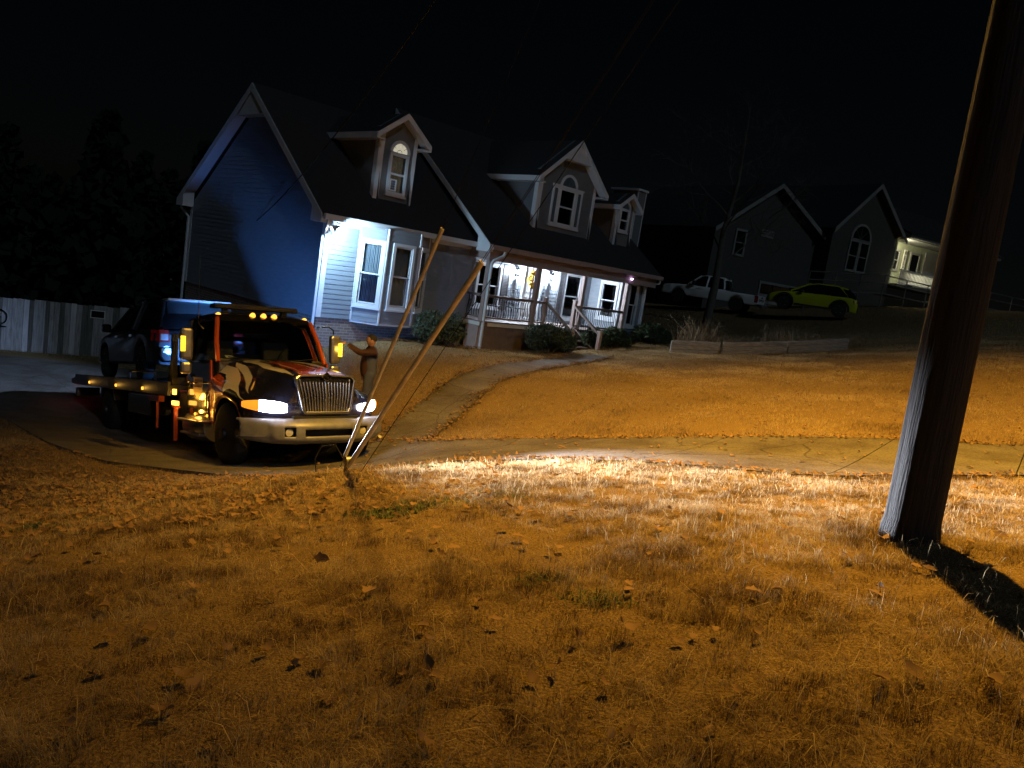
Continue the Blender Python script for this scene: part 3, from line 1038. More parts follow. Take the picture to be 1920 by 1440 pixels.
def hood_half(a, n=44):
    g = {k: float(np.interp(-a, -ST, x)) for k, x in TAB.items()}
    zb = .60
    dx = abs(a + 1.05)
    if dx < .60:
        zb = .47 + math.sqrt(.60 ** 2 - dx * dx)
        zb = min(zb, g['zo'] - .03)
    elif a > -.5:
        zb = .78
    P = np.array([(0, g['zc'] + .015), (g['wc'] * .5, g['zc'] + .012), (g['wc'], g['zc'] - .01), (g['ys'], g['zs']), (g['yf'], g['zf']), ((g['yf'] + g['yo']) / 2 + .03, (g['zf'] + g['zo']) / 2 + .015), (g['yo'], g['zo']), (g['yo'] + .005, (g['zo'] + zb) / 2), (g['yo'] - .02, zb)])
    # smooth resample (Catmull-Rom)
    Q = np.vstack([2 * P[0] - P[1], P, 2 * P[-1] - P[-2]])
    Q[0] = (-P[1][0], P[1][1])
    out = []
    m_ = len(P) - 1
    for i in range(n + 1):
        t = i / n * m_
        k = min(int(t), m_ - 1)
        x = t - k
        p0, p1, p2, p3 = Q[k], Q[k + 1], Q[k + 2], Q[k + 3]
        out.append(.5 * ((2 * p1) + (-p0 + p2) * x + (2 * p0 - 5 * p1 + 4 * p2 - p3) * x * x + (-p0 + 3 * p1 - 3 * p2 + p3) * x ** 3))
    return out


FL_O = [(-2.1, .47), (-1.70, .48), (-1.42, .57), (-1.22, .70), (-.98, .80), (-.62, .86), (-.42, 1.01), (-2.1, 1.01)]
FL_S = [[(-2.05, .33), (-1.6, .34), (-1.2, .44), (-.85, .56), (-.40, .77), (-.74, .655), (-.98, .64), (-1.06, .70), (-1.02, .82), (-1.22, .66), (-1.45, .53), (-1.72, .45), (-2.05, .44)],
        [(-1.80, .265), (-1.40, .29), (-1.0, .39), (-.48, .58), (-.95, .455), (-1.40, .37), (-1.7, .32)],
        [(-1.95, .08), (-1.6, .16), (-1.25, .15), (-.95, .20), (-.6, .185), (-.12, .25), (-.5, .265), (-.95, .265), (-1.3, .225), (-1.7, .235), (-1.98, .17)]]
FL_C = [(-1.98, -.01), (-1.75, .06), (-1.45, .115), (-1.15, .105), (-.85, .155), (-.5, .145), (-.05, .21), (-.05, -.01)]
FL_K = [[(-1.5, .05), (-1.1, .085), (-.8, .08), (-.25, .14), (-.7, .10), (-1.1, .10)]]


def build_truck():
    T = TRUCK
    # ---------------------------------------------------------- hood and fenders
    aa = np.r_[np.linspace(.03, -.45, 40), np.linspace(-.46, -1.65, 110), np.linspace(-1.665, -2.02, 30)]
    n = 110
    secs = []
    for a in aa:
        h = hood_half(a, n)
        secs.append([(a, -y, z) for y, z in h[::-1]] + [(a, y, z) for y, z in h[1:]])
    mb = MB()
    ts = [abs(j - n + .5) / n for j in range(2 * n)]
    am = (aa[:-1] + aa[1:]) / 2
    GA, GT = np.meshgrid(am, np.array(ts), indexing='ij')
    pm = np.zeros(GA.shape, int)
    for s_ in FL_S:
        pm[inpoly(GA, GT, s_)] = 2
    pm[inpoly(GA, GT, FL_C)] = 1
    pm[inpoly(GA, GT, FL_K[0])] = 2
    pm[inpoly(GA, GT, FL_O)] = 1
    mb.loft(secs, closed=False, caps=False, mf=lambda i, j: int(pm[i, j]))
    mb.f.append(tuple(range(len(secs[0]))))
    mb.m.append(0)
    hood = mb.build('hood', ['paint_navy', 'paint_orange', 'paint_silver'], T, smooth=38)
    # ---------------------------------------------------------- grille
    ga = lambda z: .075 - .07 * (z - .84) / .6
    gw = lambda z: .40 + .11 * (z - .84) / .6
    GF = lambda s, t, d: (ga(t) + d, s, t)

    class G:
        def __call__(self, s, t, d=0.):
            return GF(s, t, d)
    G = G()
    z0, z1 = .86, 1.46
    outer = [(-gw(z0) + .03, z0), (gw(z0) - .03, z0), (gw(z0) + .01, z0 + .06), (gw(z1), z1 - .05), (gw(z1) - .06, z1), (0.10, z1 + .015), (-.10, z1 + .015), (-gw(z1) + .06, z1), (-gw(z1), z1 - .05), (-gw(z0) - .01, z0 + .06)]
    inner = [(s * .92, z0 + .045 + (t - z0) * .88) for s, t in outer]
    gr = MB().ring(G, outer, inner, -.03, .05).build('grille', 'grille_chrome', T, bevel=.012)
    MB().prism(G, inner, -.03, -.015).build('grille_backing', 'black_plastic', gr)
    k = 17
    for i in range(k):
        f_ = (i + .5) / k * 2 - 1
        za, zb = z0 + .05, z1 - .06
        p = [GF(f_ * gw(za) * .9, za, .0), GF(f_ * gw((za + zb) / 2) * .9, (za + zb) / 2, .025), GF(f_ * gw(zb) * .9, zb, .0)]
        MB().tube(p, .0135 if i != k // 2 else .022, 6).build('grille_bar', 'grille_chrome', gr, smooth=60)
    mb = MB()
    for q in range(2):
        mb.fframe(G, -.46, .46, .95 + q * .2, .97 + q * .2, .008, -.01, 0)
    # diamond badge
    dia = [(0, -.075), (.095, 0), (0, .075), (-.095, 0)]
    em = MB().prism(F((ga(1.44) + .05, 0, 1.44), (0, 1, 0), (1, 0, 0)), dia, 0, .018).build('badge', 'chrome', T, bevel=.005)
    eb = F((ga(1.44) + .069, 0, 1.44), (0, 1, 0), (1, 0, 0))
    MB().prism(eb, [(-.055, .012), (0, .05), (.055, .012), (.02, .012), (.02, -.035), (0, -.05), (-.02, -.035), (-.02, .012)], 0, .003).build('badge_mark', 'paint_black', em)
    # ---------------------------------------------------------- bumper
    ys = np.linspace(-1.22, 1.22, 123)
    af = lambda y: .16 - .50 * (abs(y) / 1.22) ** 3.2
    rows = [(.80, -.10), (.795, -.045), (.775, -.01), (.74, .012), (.70, .022), (.665, .027), (.63, .030), (.595, .032), (.56, .032), (.525, .030), (.49, .026), (.455, .016), (.425, -.005), (.405, -.04), (.40, -.10)]

    def bz(y, z, o):
        c = .03 * (1 / (1 + math.exp((abs(y) - .88 + .25 * max(0, .56 - z) * 2) / .012))) * (1 if .43 < z < .72 else 0)
        rise = .10 * (abs(y) / 1.22) ** 4 if z < .5 else 0
        return (af(y) + o + c, y, z + rise)
    mb = MB()
    nr = len(rows)
    vs = [bz(y, z, o) for y in ys for z, o in rows]
    fs = []
    for i in range(len(ys) - 1):
        for j in range(nr - 1):
            y, z = (ys[i] + ys[i + 1]) / 2, (rows[j][0] + rows[j + 1][0]) / 2
            if (abs(y) < .40 and .525 < z < .63) or (.53 < abs(y) < .71 and .525 < z < .66):
                continue
            b = i * nr + j
            fs.append((b, b + 1, b + nr + 1, b + nr))
    mb.add(vs, fs)
    bp = mb.build('bumper', 'bumper_grey', T, smooth=45)
    s = bp.modifiers.new('solid', 'SOLIDIFY')
    s.thickness = .03
    s.offset = -1
    MB().box((.06, -.72, .48), (.10, .72, .68)).build('bumper_backing', 'black_plastic', bp)
    for sg in (-1, 1):
        MB().lathe([(0, 0), (.05, .0), (.06, .03), (0, .04)], (.09, sg * .62, .59), (1, 0, 0), 14).build('fog_lamp', 'clear_plastic', bp, smooth=40)
    MB().box((.02, -.55, .80), (.10, .55, .83)).build('bumper_step', 'cab_trim', bp)
    # ---------------------------------------------------------- headlamps
    nose = lambda y: float(np.interp(y, [.60, .68, .86, 1.04, 1.15, 1.20], [.04, .03, -.10, -.30, -.55, -.9]))
    for sg in (-1, 1):
        def lens(u0, u1, grow, thick):
            vs, fs = [], []
            N, K = 26, 8
            for i in range(N + 1):
                u_ = u0 + (u1 - u0) * i / N
                y = .60 + .53 * u_
                hh = .078 * math.sqrt(max(0, 1 - (2 * u_ - .92) ** 2 / 1.2)) + .012
                zc = .955 + .05 * u_
                for q in range(K + 1):
                    z = zc - hh + 2 * hh * q / K
                    bul = 1 - (2 * q / K - 1) ** 2
                    vs.append((nose(y) + .03 + grow * bul, sg * (y + .03 + grow * bul * .5), z))
            for i in range(N):
                for q in range(K):
                    b = i * (K + 1) + q
                    fs.append((b, b + 1, b + K + 2, b + K + 1))
            return MB().add(vs, fs)
        hl = lens(.02, .66, .03, 0).build('headlight', 'head_lamp', T, smooth=60)
        lens(.66, .97, .025, 0).build('turn_signal', 'signal_amber', hl, smooth=60)
        lamp('headlight_beam', 'SPOT', (.16, sg * .80, .97), 14500, (.84, .88, 1.0), T, .05, math.radians(44), .95, (1, .10, -.03), flat=.32)
    # ---------------------------------------------------------- cab
    hwz = lambda z: float(np.interp(z, [.6, 1.6, 2.30, 2.46, 2.54], [1.02, 1.05, .96, .90, .70]))
    fa = lambda z: float(np.interp(z, [.6, 1.66, 2.34, 2.46, 2.54], [-2.02, -1.96, -2.32, -2.42, -2.62]))
    BK = -3.38

    def sect(z, ins=0., nseg=3):
        h, f0 = hwz(z) - ins, fa(z) - ins
        b0 = BK + ins
        r = .12
        pts = []
        for cx, cy, a0 in ((f0 - r, h - r, 0), (b0 + r, h - r, 90), (b0 + r, -h + r, 180), (f0 - r, -h + r, 270)):
            for q in range(nseg + 1):
                an = math.radians(a0 + 90 * q / nseg)
                pts.append((cx + r * math.cos(an), cy + r * math.sin(an), z))
        return pts
    cab = MB().loft([sect(z) for z in (.62, .66, 1.0, 1.35, 1.60, 1.655)]).build('cab', 'paint_black', T, smooth=40)
    MB().loft([sect(z) for z in (2.36, 2.40, 2.46)] + [sect(2.52, .06), sect(2.545, .2)]).build('roof', 'paint_black', cab, smooth=50)
    for sg in (-1, 1):
        MB().tube([(fa(1.66) + .0, sg * (hwz(1.66) - .07), 1.64), (fa(2.0), sg * (hwz(2.0) - .06), 2.0), (fa(2.38), sg * (hwz(2.38) - .07), 2.40)], .042, 8).build('pillar', 'paint_orange', cab, smooth=60)
        MB().tube([(BK + .07, sg * (hwz(1.66) - .06), 1.64), (BK + .07, sg * (hwz(2.38) - .06), 2.40)], .075, 8).build('pillar', 'paint_black', cab, smooth=60)
        # door skin proud of the cab side
        fr = F((0, sg * 1.045, 0), (1, 0, 0), (0, sg, 0))
        dp = [(-2.12, .70), (-2.08, 1.62), (-3.16, 1.62), (-3.20, .70)]
        d_ = MB().prism(fr, dp, -.02, .022).build('door', 'paint_black', cab, bevel=.012)
        MB().prism(fr, [(-2.10, 1.10), (-2.08, 1.63), (-2.02, 1.66), (-1.98, 1.10)], .0, .024).build('door_hinge_panel', 'paint_orange', d_)
        MB().fbox(fr, -3.08, -2.92, 1.36, 1.41, .024, .06).build('handle', 'chrome', d_, bevel=.008)
        MB().prism(fr, [(-2.85, 1.36), (-2.40, 1.36), (-2.40, 1.10), (-2.62, .98), (-2.85, 1.10)], .0235, .027).build('shield_decal', 'gold_lettering', d_)
        for r_ in range(3):
            for c_ in range(6):
                x = -2.80 + c_ * .065
                MB().fbox(fr, x, x + .04, 1.19 + r_ * .05, 1.222 + r_ * .05, .0275, .029).build('decal_mark', 'paint_black', d_)
        fr2 = lambda a, z: (a, sg * (hwz(z) - .05), z)
        MB().add([fr2(-2.10, 1.67), fr2(-3.26, 1.67), fr2(-3.26, 2.36), fr2(-2.40, 2.36)], [(0, 1, 2, 3)]).build('side_window', 'truck_glass', cab)
    # windshield, curved
    vs, fs = [], []
    NW = 16
    for z in (1.655, 1.9, 2.15, 2.385):
        for i in range(NW + 1):
            y = (hwz(z) - .09) * (2 * i / NW - 1)
            vs.append((fa(z) + .05 - .16 * (2 * i / NW - 1) ** 2, y, z))
    for j in range(3):
        for i in range(NW):
            b = j * (NW + 1) + i
            fs.append((b, b + 1, b + NW + 2, b + NW + 1))
    MB().add(vs, fs).build('windshield', 'truck_glass', cab, smooth=60)
    mb = MB()
    for sg in (-1, 1):
        mb.tube([(fa(1.66) + .06, sg * .1, 1.67), (fa(1.72) + .04, sg * .5, 1.70), (fa(1.74) - .03, sg * .78, 1.73)], .009, 5)
    mb.build('wiper', 'black_plastic', cab)
    MB().box((BK, -.98, 1.64), (BK + .04, .98, 1.80)).box((BK, -.98, 2.2), (BK + .04, .98, 2.40)).box((BK, -.98, 1.8), (BK + .04, -.62, 2.2)).box((BK, .62, 1.8), (BK + .04, .98, 2.2)).build('rear_wall', 'cab_trim', cab)
    MB().box((BK + .015, -.62, 1.8), (BK + .02, .62, 2.2)).build('rear_window', 'truck_glass', cab)
    MB().box((-2.35, -.95, 1.56), (-2.02, .95, 1.70)).build('dashboard', 'cab_trim', cab, bevel=.03)
    for y in (-.55, .52):
        MB().box((-3.2, y - .25, 1.25), (-3.05, y + .25, 2.05)).box((-3.17, y - .14, 2.06), (-3.08, y + .14, 2.25)).build('seat', 'seat_cloth', cab, bevel=.04)
    MB().tube([(-2.45 + .09 * math.sin(q), .50 + .21 * math.cos(q), 1.72 + .19 * math.sin(q)) for q in np.linspace(0, 6.28, 22)], .014, 6, cap=False).build('steering_wheel', 'black_plastic', cab, smooth=60)
    MB().add([(-2.06, -.80, 1.715), (-2.10, -.62, 1.712), (-2.16, -.66, 1.75), (-2.13, -.80, 1.755)], [(0, 1, 2, 3)]).build('dash_paper', 'paper', cab)
    # roof marker lamps
    for y in (-.80, -.20, 0, .20, .80):
        x = fa(2.46) - .03 if abs(y) < .5 else fa(2.46) - .06
        MB().lathe([(0, -.02), (.055, -.02), (.05, .02), (.03, .05), (0, .06)], (x, y, 2.475 - .03 * (abs(y) > .5)), (.55, 0, .8), 12).build('marker_lamp', 'amber_lamp', cab, smooth=60)
    # light bar
    lb = MB().box((-2.98, -.78, 2.60), (-2.72, .78, 2.66)).build('light_bar', 'black_plastic', cab, bevel=.015)
    for i in range(20):
        y = -.74 + i * .075
        MB().box((-2.719, y, 2.612), (-2.713, y + .055, 2.648)).build('light_bar_lens', 'bar_dark', lb)
    MB().box((-2.97, -.77, 2.661), (-2.73, .77, 2.685)).build('light_bar_cover', 'bar_dark', lb, bevel=.01)
    MB().box((-2.9, -.6, 2.54), (-2.8, -.5, 2.60)).box((-2.9, .5, 2.54), (-2.8, .6, 2.60)).build('light_bar_foot', 'black_plastic', lb)
    MB().tube([(-2.55, -1.02, 2.2), (-2.58, -1.1, 2.3), (-2.62, -1.08, 3.45)], [.012, .008, .004], 5).build('antenna', 'steel', cab)
    # mirrors
    for sg in (-1, 1):
        mr = MB().box((-2.42, sg * 1.37 - .105, 1.66), (-2.27, sg * 1.37 + .105, 2.20)).box((-2.41, sg * 1.37 - .095, 1.42), (-2.28, sg * 1.37 + .095, 1.63)).build('mirror', 'chrome_dull', T, bevel=.05)
        MB().tube([(-2.36, sg * 1.0, 2.33), (-2.36, sg * 1.24, 2.36), (-2.35, sg * 1.34, 2.30), (-2.35, sg * 1.34, 2.22)], .014, 6).build('mirror_bracket', 'chrome', mr, smooth=60)
        MB().tube([(-2.36, sg * 1.04, 1.28), (-2.36, sg * 1.28, 1.27), (-2.35, sg * 1.34, 1.32), (-2.35, sg * 1.34, 1.38)], .014, 6).build('mirror_bracket', 'chrome', mr, smooth=60)
        # amber strip on the forward outer face
        y0, y1 = (sg * 1.36 + sg * .05, sg * 1.36 + sg * .125)
        mb = MB()
        for q in range(5):
            z = 1.80 + q * .052
            mb.box((-2.268, min(y0, y1), z), (-2.250, max(y0, y1), z + .046))
        mb.build('mirror_signal', 'yellow_lamp', mr)
        lamp('mirror_glow', 'POINT', (-2.16, sg * 1.46, 1.95), 1.2, (1., .62, .08), T, .05)
    # ---------------------------------------------------------- steps, tank, chassis
    for sg in (-1, 1):
        MB().box((-3.15, sg * 1.10 - .16, .60), (-2.05, sg * 1.10 + .10, .64)).build('step', 'chrome_dull', T, bevel=.01)
        MB().box((-3.2, sg * 1.02 - .16, .36), (-2.2, sg * 1.02 + .12, .40)).build('step', 'chrome_dull', T, bevel=.01)
        MB().lathe([(0, -.55), (.24, -.55), (.27, -.50), (.27, .50), (.24, .55), (0, .55)], (-2.75, sg * .86, .50), (1, 0, 0), 20).build('fuel_tank', 'chrome_dull', T, smooth=40)
        MB().tube([(-2.12, sg * 1.10, .80), (-2.04, sg * 1.12, 1.12)], .018, 6).build('grab_handle', 'chrome', T)
        for x in (-2.12, -2.72):
            MB().lathe([(0, 0), (.028, 0), (.02, .02), (0, .025)], (x, sg * 1.072, .72), (0, sg, 0), 8).build('step_lamp', 'amber_lamp', T)
            lamp('step_glow', 'POINT', (x, sg * 1.16, .76), 1.6, (1., .48, .06), T, .03)
    MB().box((-11.2, -.45, .62), (-.2, -.36, .90)).build('chassis_rail', 'deck_steel', T)
    MB().box((-11.2, .36, .62), (-.2, .45, .90)).build('chassis_rail', 'deck_steel', T)
    MB().box((-1.7, -.34, .60), (-.25, .34, 1.15)).build('engine', 'cab_trim', T)
    MB().box((-1.12, -1.0, .44), (-.98, 1.0, .54)).build('axle', 'deck_steel', T)
    MB().box((-8.32, -1.0, .44), (-8.08, 1.0, .60)).build('axle', 'deck_steel', T)

    # ---------------------------------------------------------- wheels
    def wheel(x, y, sg, dual=False, r=.50):
        w_ = .26
        prof = [(.30, -w_ / 2), (.40, -w_ / 2), (r - .03, -w_ / 2 + .02), (r, -w_ / 2 + .05), (r, w_ / 2 - .05), (r - .03, w_ / 2 - .02), (.40, w_ / 2), (.30, w_ / 2)]
        t_ = MB().lathe(prof, (x, y, r), (0, sg, 0), 36).build('wheel', 'rubber', T, smooth=35)
        rim = [(.0, -.10), (.30, -.10), (.31, w_ / 2 - .01), (.285, w_ / 2 - .01), (.27, .04), (.17, .02), (.15, .09), (.10, .11), (.09, .17), (0, .175)]
        rm = MB().lathe(rim, (x, y, r), (0, sg, 0), 28).build('rim', 'rim_dark', t_, smooth=35)
        for q in range(8):
            an = q * math.pi / 4 + .2
            MB().lathe([(0, 0), (.020, 0), (.022, .03), (.0, .05)], (x + .205 * math.cos(an), y + sg * .045, r + .205 * math.sin(an)), (0, sg, 0), 8).build('lug_nut', 'chrome', t_, smooth=40)
        return t_
    for sg in (-1, 1):
        wheel(-1.05, sg * 1.05, sg)
        for dy in (.82, 1.12):
            wheel(-8.2, sg * dy, sg)
    # ---------------------------------------------------------- rollback bed
    bed = MB().box((-11.4, -1.24, 1.10), (-3.62, 1.24, 1.20)).build('bed', 'deck_steel', T, bevel=.01)
    for sg in (-1, 1):
        MB().box((-11.4, sg * 1.25 - .03, 1.00), (-3.62, sg * 1.25 + .03, 1.26)).build('side_rail', 'deck_steel', bed, bevel=.008)
        MB().prism(F((0, sg * 1.2, 0), (1, 0, 0), (0, sg, 0)), [(-11.4, 1.0), (-11.4, 1.2), (-12.0, 1.13), (-11.95, 1.02)], -.05, .05).build('tail_ramp', 'deck_steel', bed)
        MB().tube([(-6.4, sg * 1.22, 1.26), (-6.4, sg * 1.22, 1.42), (-4.6, sg * 1.22, 1.42), (-4.6, sg * 1.22, 1.26)], .025, 5).build('tie_rail', 'deck_steel', bed)
        MB().box((-6.6, sg * 1.0 - .2, .55), (-5.0, sg * 1.0 + .2, .98)).build('toolbox', 'paint_black', T, bevel=.015)
        MB().box((-5.0, sg * 1.18 - .06, .86), (-4.3, sg * 1.18 + .05, .98)).build('control_panel', 'paint_orange', T, bevel=.01)
        MB().tube([(-4.5, sg * 1.2, .86), (-4.5, sg * 1.2, .35)], .03, 5).build('control_post', 'paint_orange', T)
    MB().box((-3.75, -1.2, 1.20), (-3.64, 1.2, 1.34)).build('headboard', 'deck_steel', bed)
    mb = MB()
    for y in (-1.15, -.4, .4, 1.15):
        mb.box((-3.74, y - .05, 1.34), (-3.65, y + .05, 2.05))
    mb.box((-3.74, -1.2, 2.05), (-3.65, 1.2, 2.13))
    mb.build('headboard_frame', 'deck_steel', bed)
    wl_ = MB().box((-3.76, -.38, 1.84), (-3.66, .0, 1.94)).build('work_lamp', 'black_plastic', bed, bevel=.008)
    MB().box((-3.768, -.36, 1.855), (-3.761, -.02, 1.925)).build('lens', 'work_led', wl_)
    lamp('work_light', 'SPOT', (-3.82, -.19, 1.89), 1150, (.08, .30, .95), T, .10, math.radians(100), .8, (-1, .46, -.10))
    MB().tube([(-3.80, -1.2, 1.26), (-3.60, -1.16, 2.0)], .035, 6).build('headboard_brace', 'deck_steel', bed)
    MB().box((-4.0, -.98, .50), (-3.5, -.62, 1.05)).build('battery_box', 'deck_steel', T)
    for x in (-9.75, -7.25, -5.2):
        MB().box((x - .05, -1.30, 1.06), (x + .05, -1.28, 1.12)).build('side_marker', 'amber_lamp', bed, bevel=.008)
        lamp('marker_glow', 'POINT', (x, -1.36, 1.10), .7, (1., .5, .08), T, .03)
    for x, z0, z1, h_, m_ in ((-3.72, 1.05, 1.12, .045, 'amber_lamp'), (-3.42, 1.03, 1.13, .07, 'amber_bar'), (-3.36, .84, .92, .16, 'amber_bar')):
        MB().box((x - h_, -1.26 if x < -3.6 else -1.24, z0), (x + h_, -1.20, z1)).build('flasher', m_, T, bevel=.01)
    MB().box((-3.5, -1.24, .80), (-3.2, -1.18, .83)).box((-3.42, -1.23, .2), (-3.36, -1.17, .80)).build('flasher_bracket', 'paint_orange', T)
    lamp('flasher_glow', 'POINT', (-3.30, -1.36, 1.0), 5, (1., .48, .06), T, .06)
    lamp('flasher_glow', 'POINT', (-3.10, -1.42, .86), 4, (1., .48, .06), T, .06)
    for sg in (-1, 1):
        MB().box((-11.9, sg * 1.12 - .07, 1.05), (-11.86, sg * 1.12 + .07, 1.10)).build('tail_light', 'red_lamp', T)
        tb = MB().box((-11.3, sg * 1.0 - .28, .72), (-11.15, sg * 1.0 + .25, .92)).build('tail_box', 'deck_steel', T)
        MB().box((-11.32, sg * 1.22 - .05, .76), (-11.18, sg * 1.255, .88)).build('tail_light', 'red_lamp', T)
        lamp('tail_glow', 'POINT', (-11.45, sg * 1.28, .95), .5, (1., .05, .04), T, .04)
    for sg in (-1, 1):
        MB().prism(F((0, sg * 1.0, 0), (1, 0, 0), (0, sg, 0)), [(-8.85, .75), (-8.75, 1.04), (-7.65, 1.04), (-7.55, .75), (-7.6, .75), (-7.7, .99), (-8.7, .99), (-8.8, .75)], -.3, .24).build('rear_fender', 'deck_steel', T)


build_truck()
# ================================================================== cars
mat('tyre', (.013, .013, .013), .9)
mat('alloy', (.45, .45, .46), .3, metal=.9)
mat('car_glass', (.006, .007, .008), .05, spec=.7, coat=.5)
mat('car_black', (.006, .006, .007), .25, coat=1.)
mat('car_grey_blue', (.012, .014, .019), .45, coat=.25, spec=.3)
mat('car_yellow', (.44, .50, .013), .3, coat=1.)
mat('car_white', (.8, .8, .78), .3, coat=1.)
mat('cladding', (.012, .012, .012), .6)
mat('tail_red', (.28, .015, .015), .2, coat=.6)
mat('lamp_clear', (.36, .37, .4), .15, coat=.5)
mat('plate_white', (.45, .45, .45), .5)


def smooth_profile(pts, n):
    """Closed-form monotone sampling of an (x, z) outline."""
    p = np.array(pts, float)
    return np.interp(n, p[:, 0], p[:, 1])


def car(root, L, W, bottom, belt, roof, paint, widths, xg0, xg1, wheels, r=.37, arch_mat='cladding', clad=.0, tail='suv', rimmat='alloy'):
    """Local x runs from the tail (0) to the nose (L). belt / roof: (x, z) outlines; widths: (x, half width)."""
    xs = np.unique(np.r_[np.linspace(0, L, 90), [p[0] for p in belt]])
    arches = wheels

    def zlow(x):
        z = bottom
        for wx in arches:
            d = abs(x - wx)
            if d < r + .09:
                z = max(z, r * .98 + math.sqrt(max(0, (r + .09) ** 2 - d * d)))
        return z
    secs = []
    for x in xs:
        h = smooth_profile(widths, x)
        zb = smooth_profile(belt, x)
        zl = min(zlow(x), zb - .12)
        mid = zl + (zb - zl) * .55
        half = [(h - .05, zl), (h, zl + .05), (h + .015, mid), (h - .01, zb - .07), (h - .06, zb - .01), (h * .5, zb + .012), (0, zb + .016)]
        secs.append([(x, -y, z) for y, z in half] + [(x, y, z) for y, z in half[-2::-1]])
    mats = [paint, arch_mat]
    body = MB().loft(secs, closed=True, caps=True, mf=(lambda i, j: 1 if (clad and min(secs[i][0][2], secs[i][-1][2]) < 9 and (j in (0,) or j == 11)) else 0)).build('body', mats, root, smooth=38)
    # greenhouse
    gx = np.linspace(xg0, xg1, 40)
    secs = []
    for x in gx:
        h = smooth_profile(widths, x) - .07
        zb = smooth_profile(belt, x)
        zr = max(smooth_profile(roof, x), zb + .012)
        f = (zr - zb)
        in_ = h - .26 * min(1, f / .6)
        half = [(h, zb - .03), (h - (h - in_) * .55, zb + f * .55), (in_ + .03, zr - min(.08, f * .4)), (in_ - .10, zr - .01), (0, zr + .012)]
        secs.append([(x, -y, z) for y, z in half] + [(x, y, z) for y, z in half[-2::-1]])
    ng = len(secs[0])
    mf = lambda i, j: 1 if (j in (2, 3, 4, 5) and smooth_profile(roof, gx[i]) > max(p[1] for p in roof) - .16) else 0
    MB().loft(secs, closed=False, caps=False, mf=mf).build('greenhouse', ['car_glass', paint], root, smooth=38)
    # wheels
    for wx in wheels:
        h = smooth_profile(widths, wx)
        for sg in (-1, 1):
            y = sg * (h - .12)
            t_ = MB().lathe([(r * .62, -.11), (r * .92, -.11), (r, -.07), (r, .07), (r * .92, .11), (r * .62, .11)], (wx, y, r), (0, sg, 0), 28).build('wheel', 'tyre', root, smooth=40)
            MB().lathe([(0, .0), (r * .6, .0), (r * .63, .10), (r * .56, .10), (r * .52, .05), (r * .16, .07), (0, .08)], (wx, y, r), (0, sg, 0), 24).build('rim', rimmat, t_, smooth=30)
            mb = MB()
            for q in range(5):
                an = q * 2 * math.pi / 5 + .3
                mb.tube([(wx + r * .1 * math.cos(an), y + sg * .085, r + r * .1 * math.sin(an)), (wx + r * .56 * math.cos(an), y + sg * .095, r + r * .56 * math.sin(an))], [.03, .022], 4)
            mb.build('spokes', rimmat, t_)
    return body


def pillars(root, pts, paint, name='pillar', rad=.03):
    for p in pts:
        MB().tube(p, rad, 6).build(name, paint, root, smooth=60)


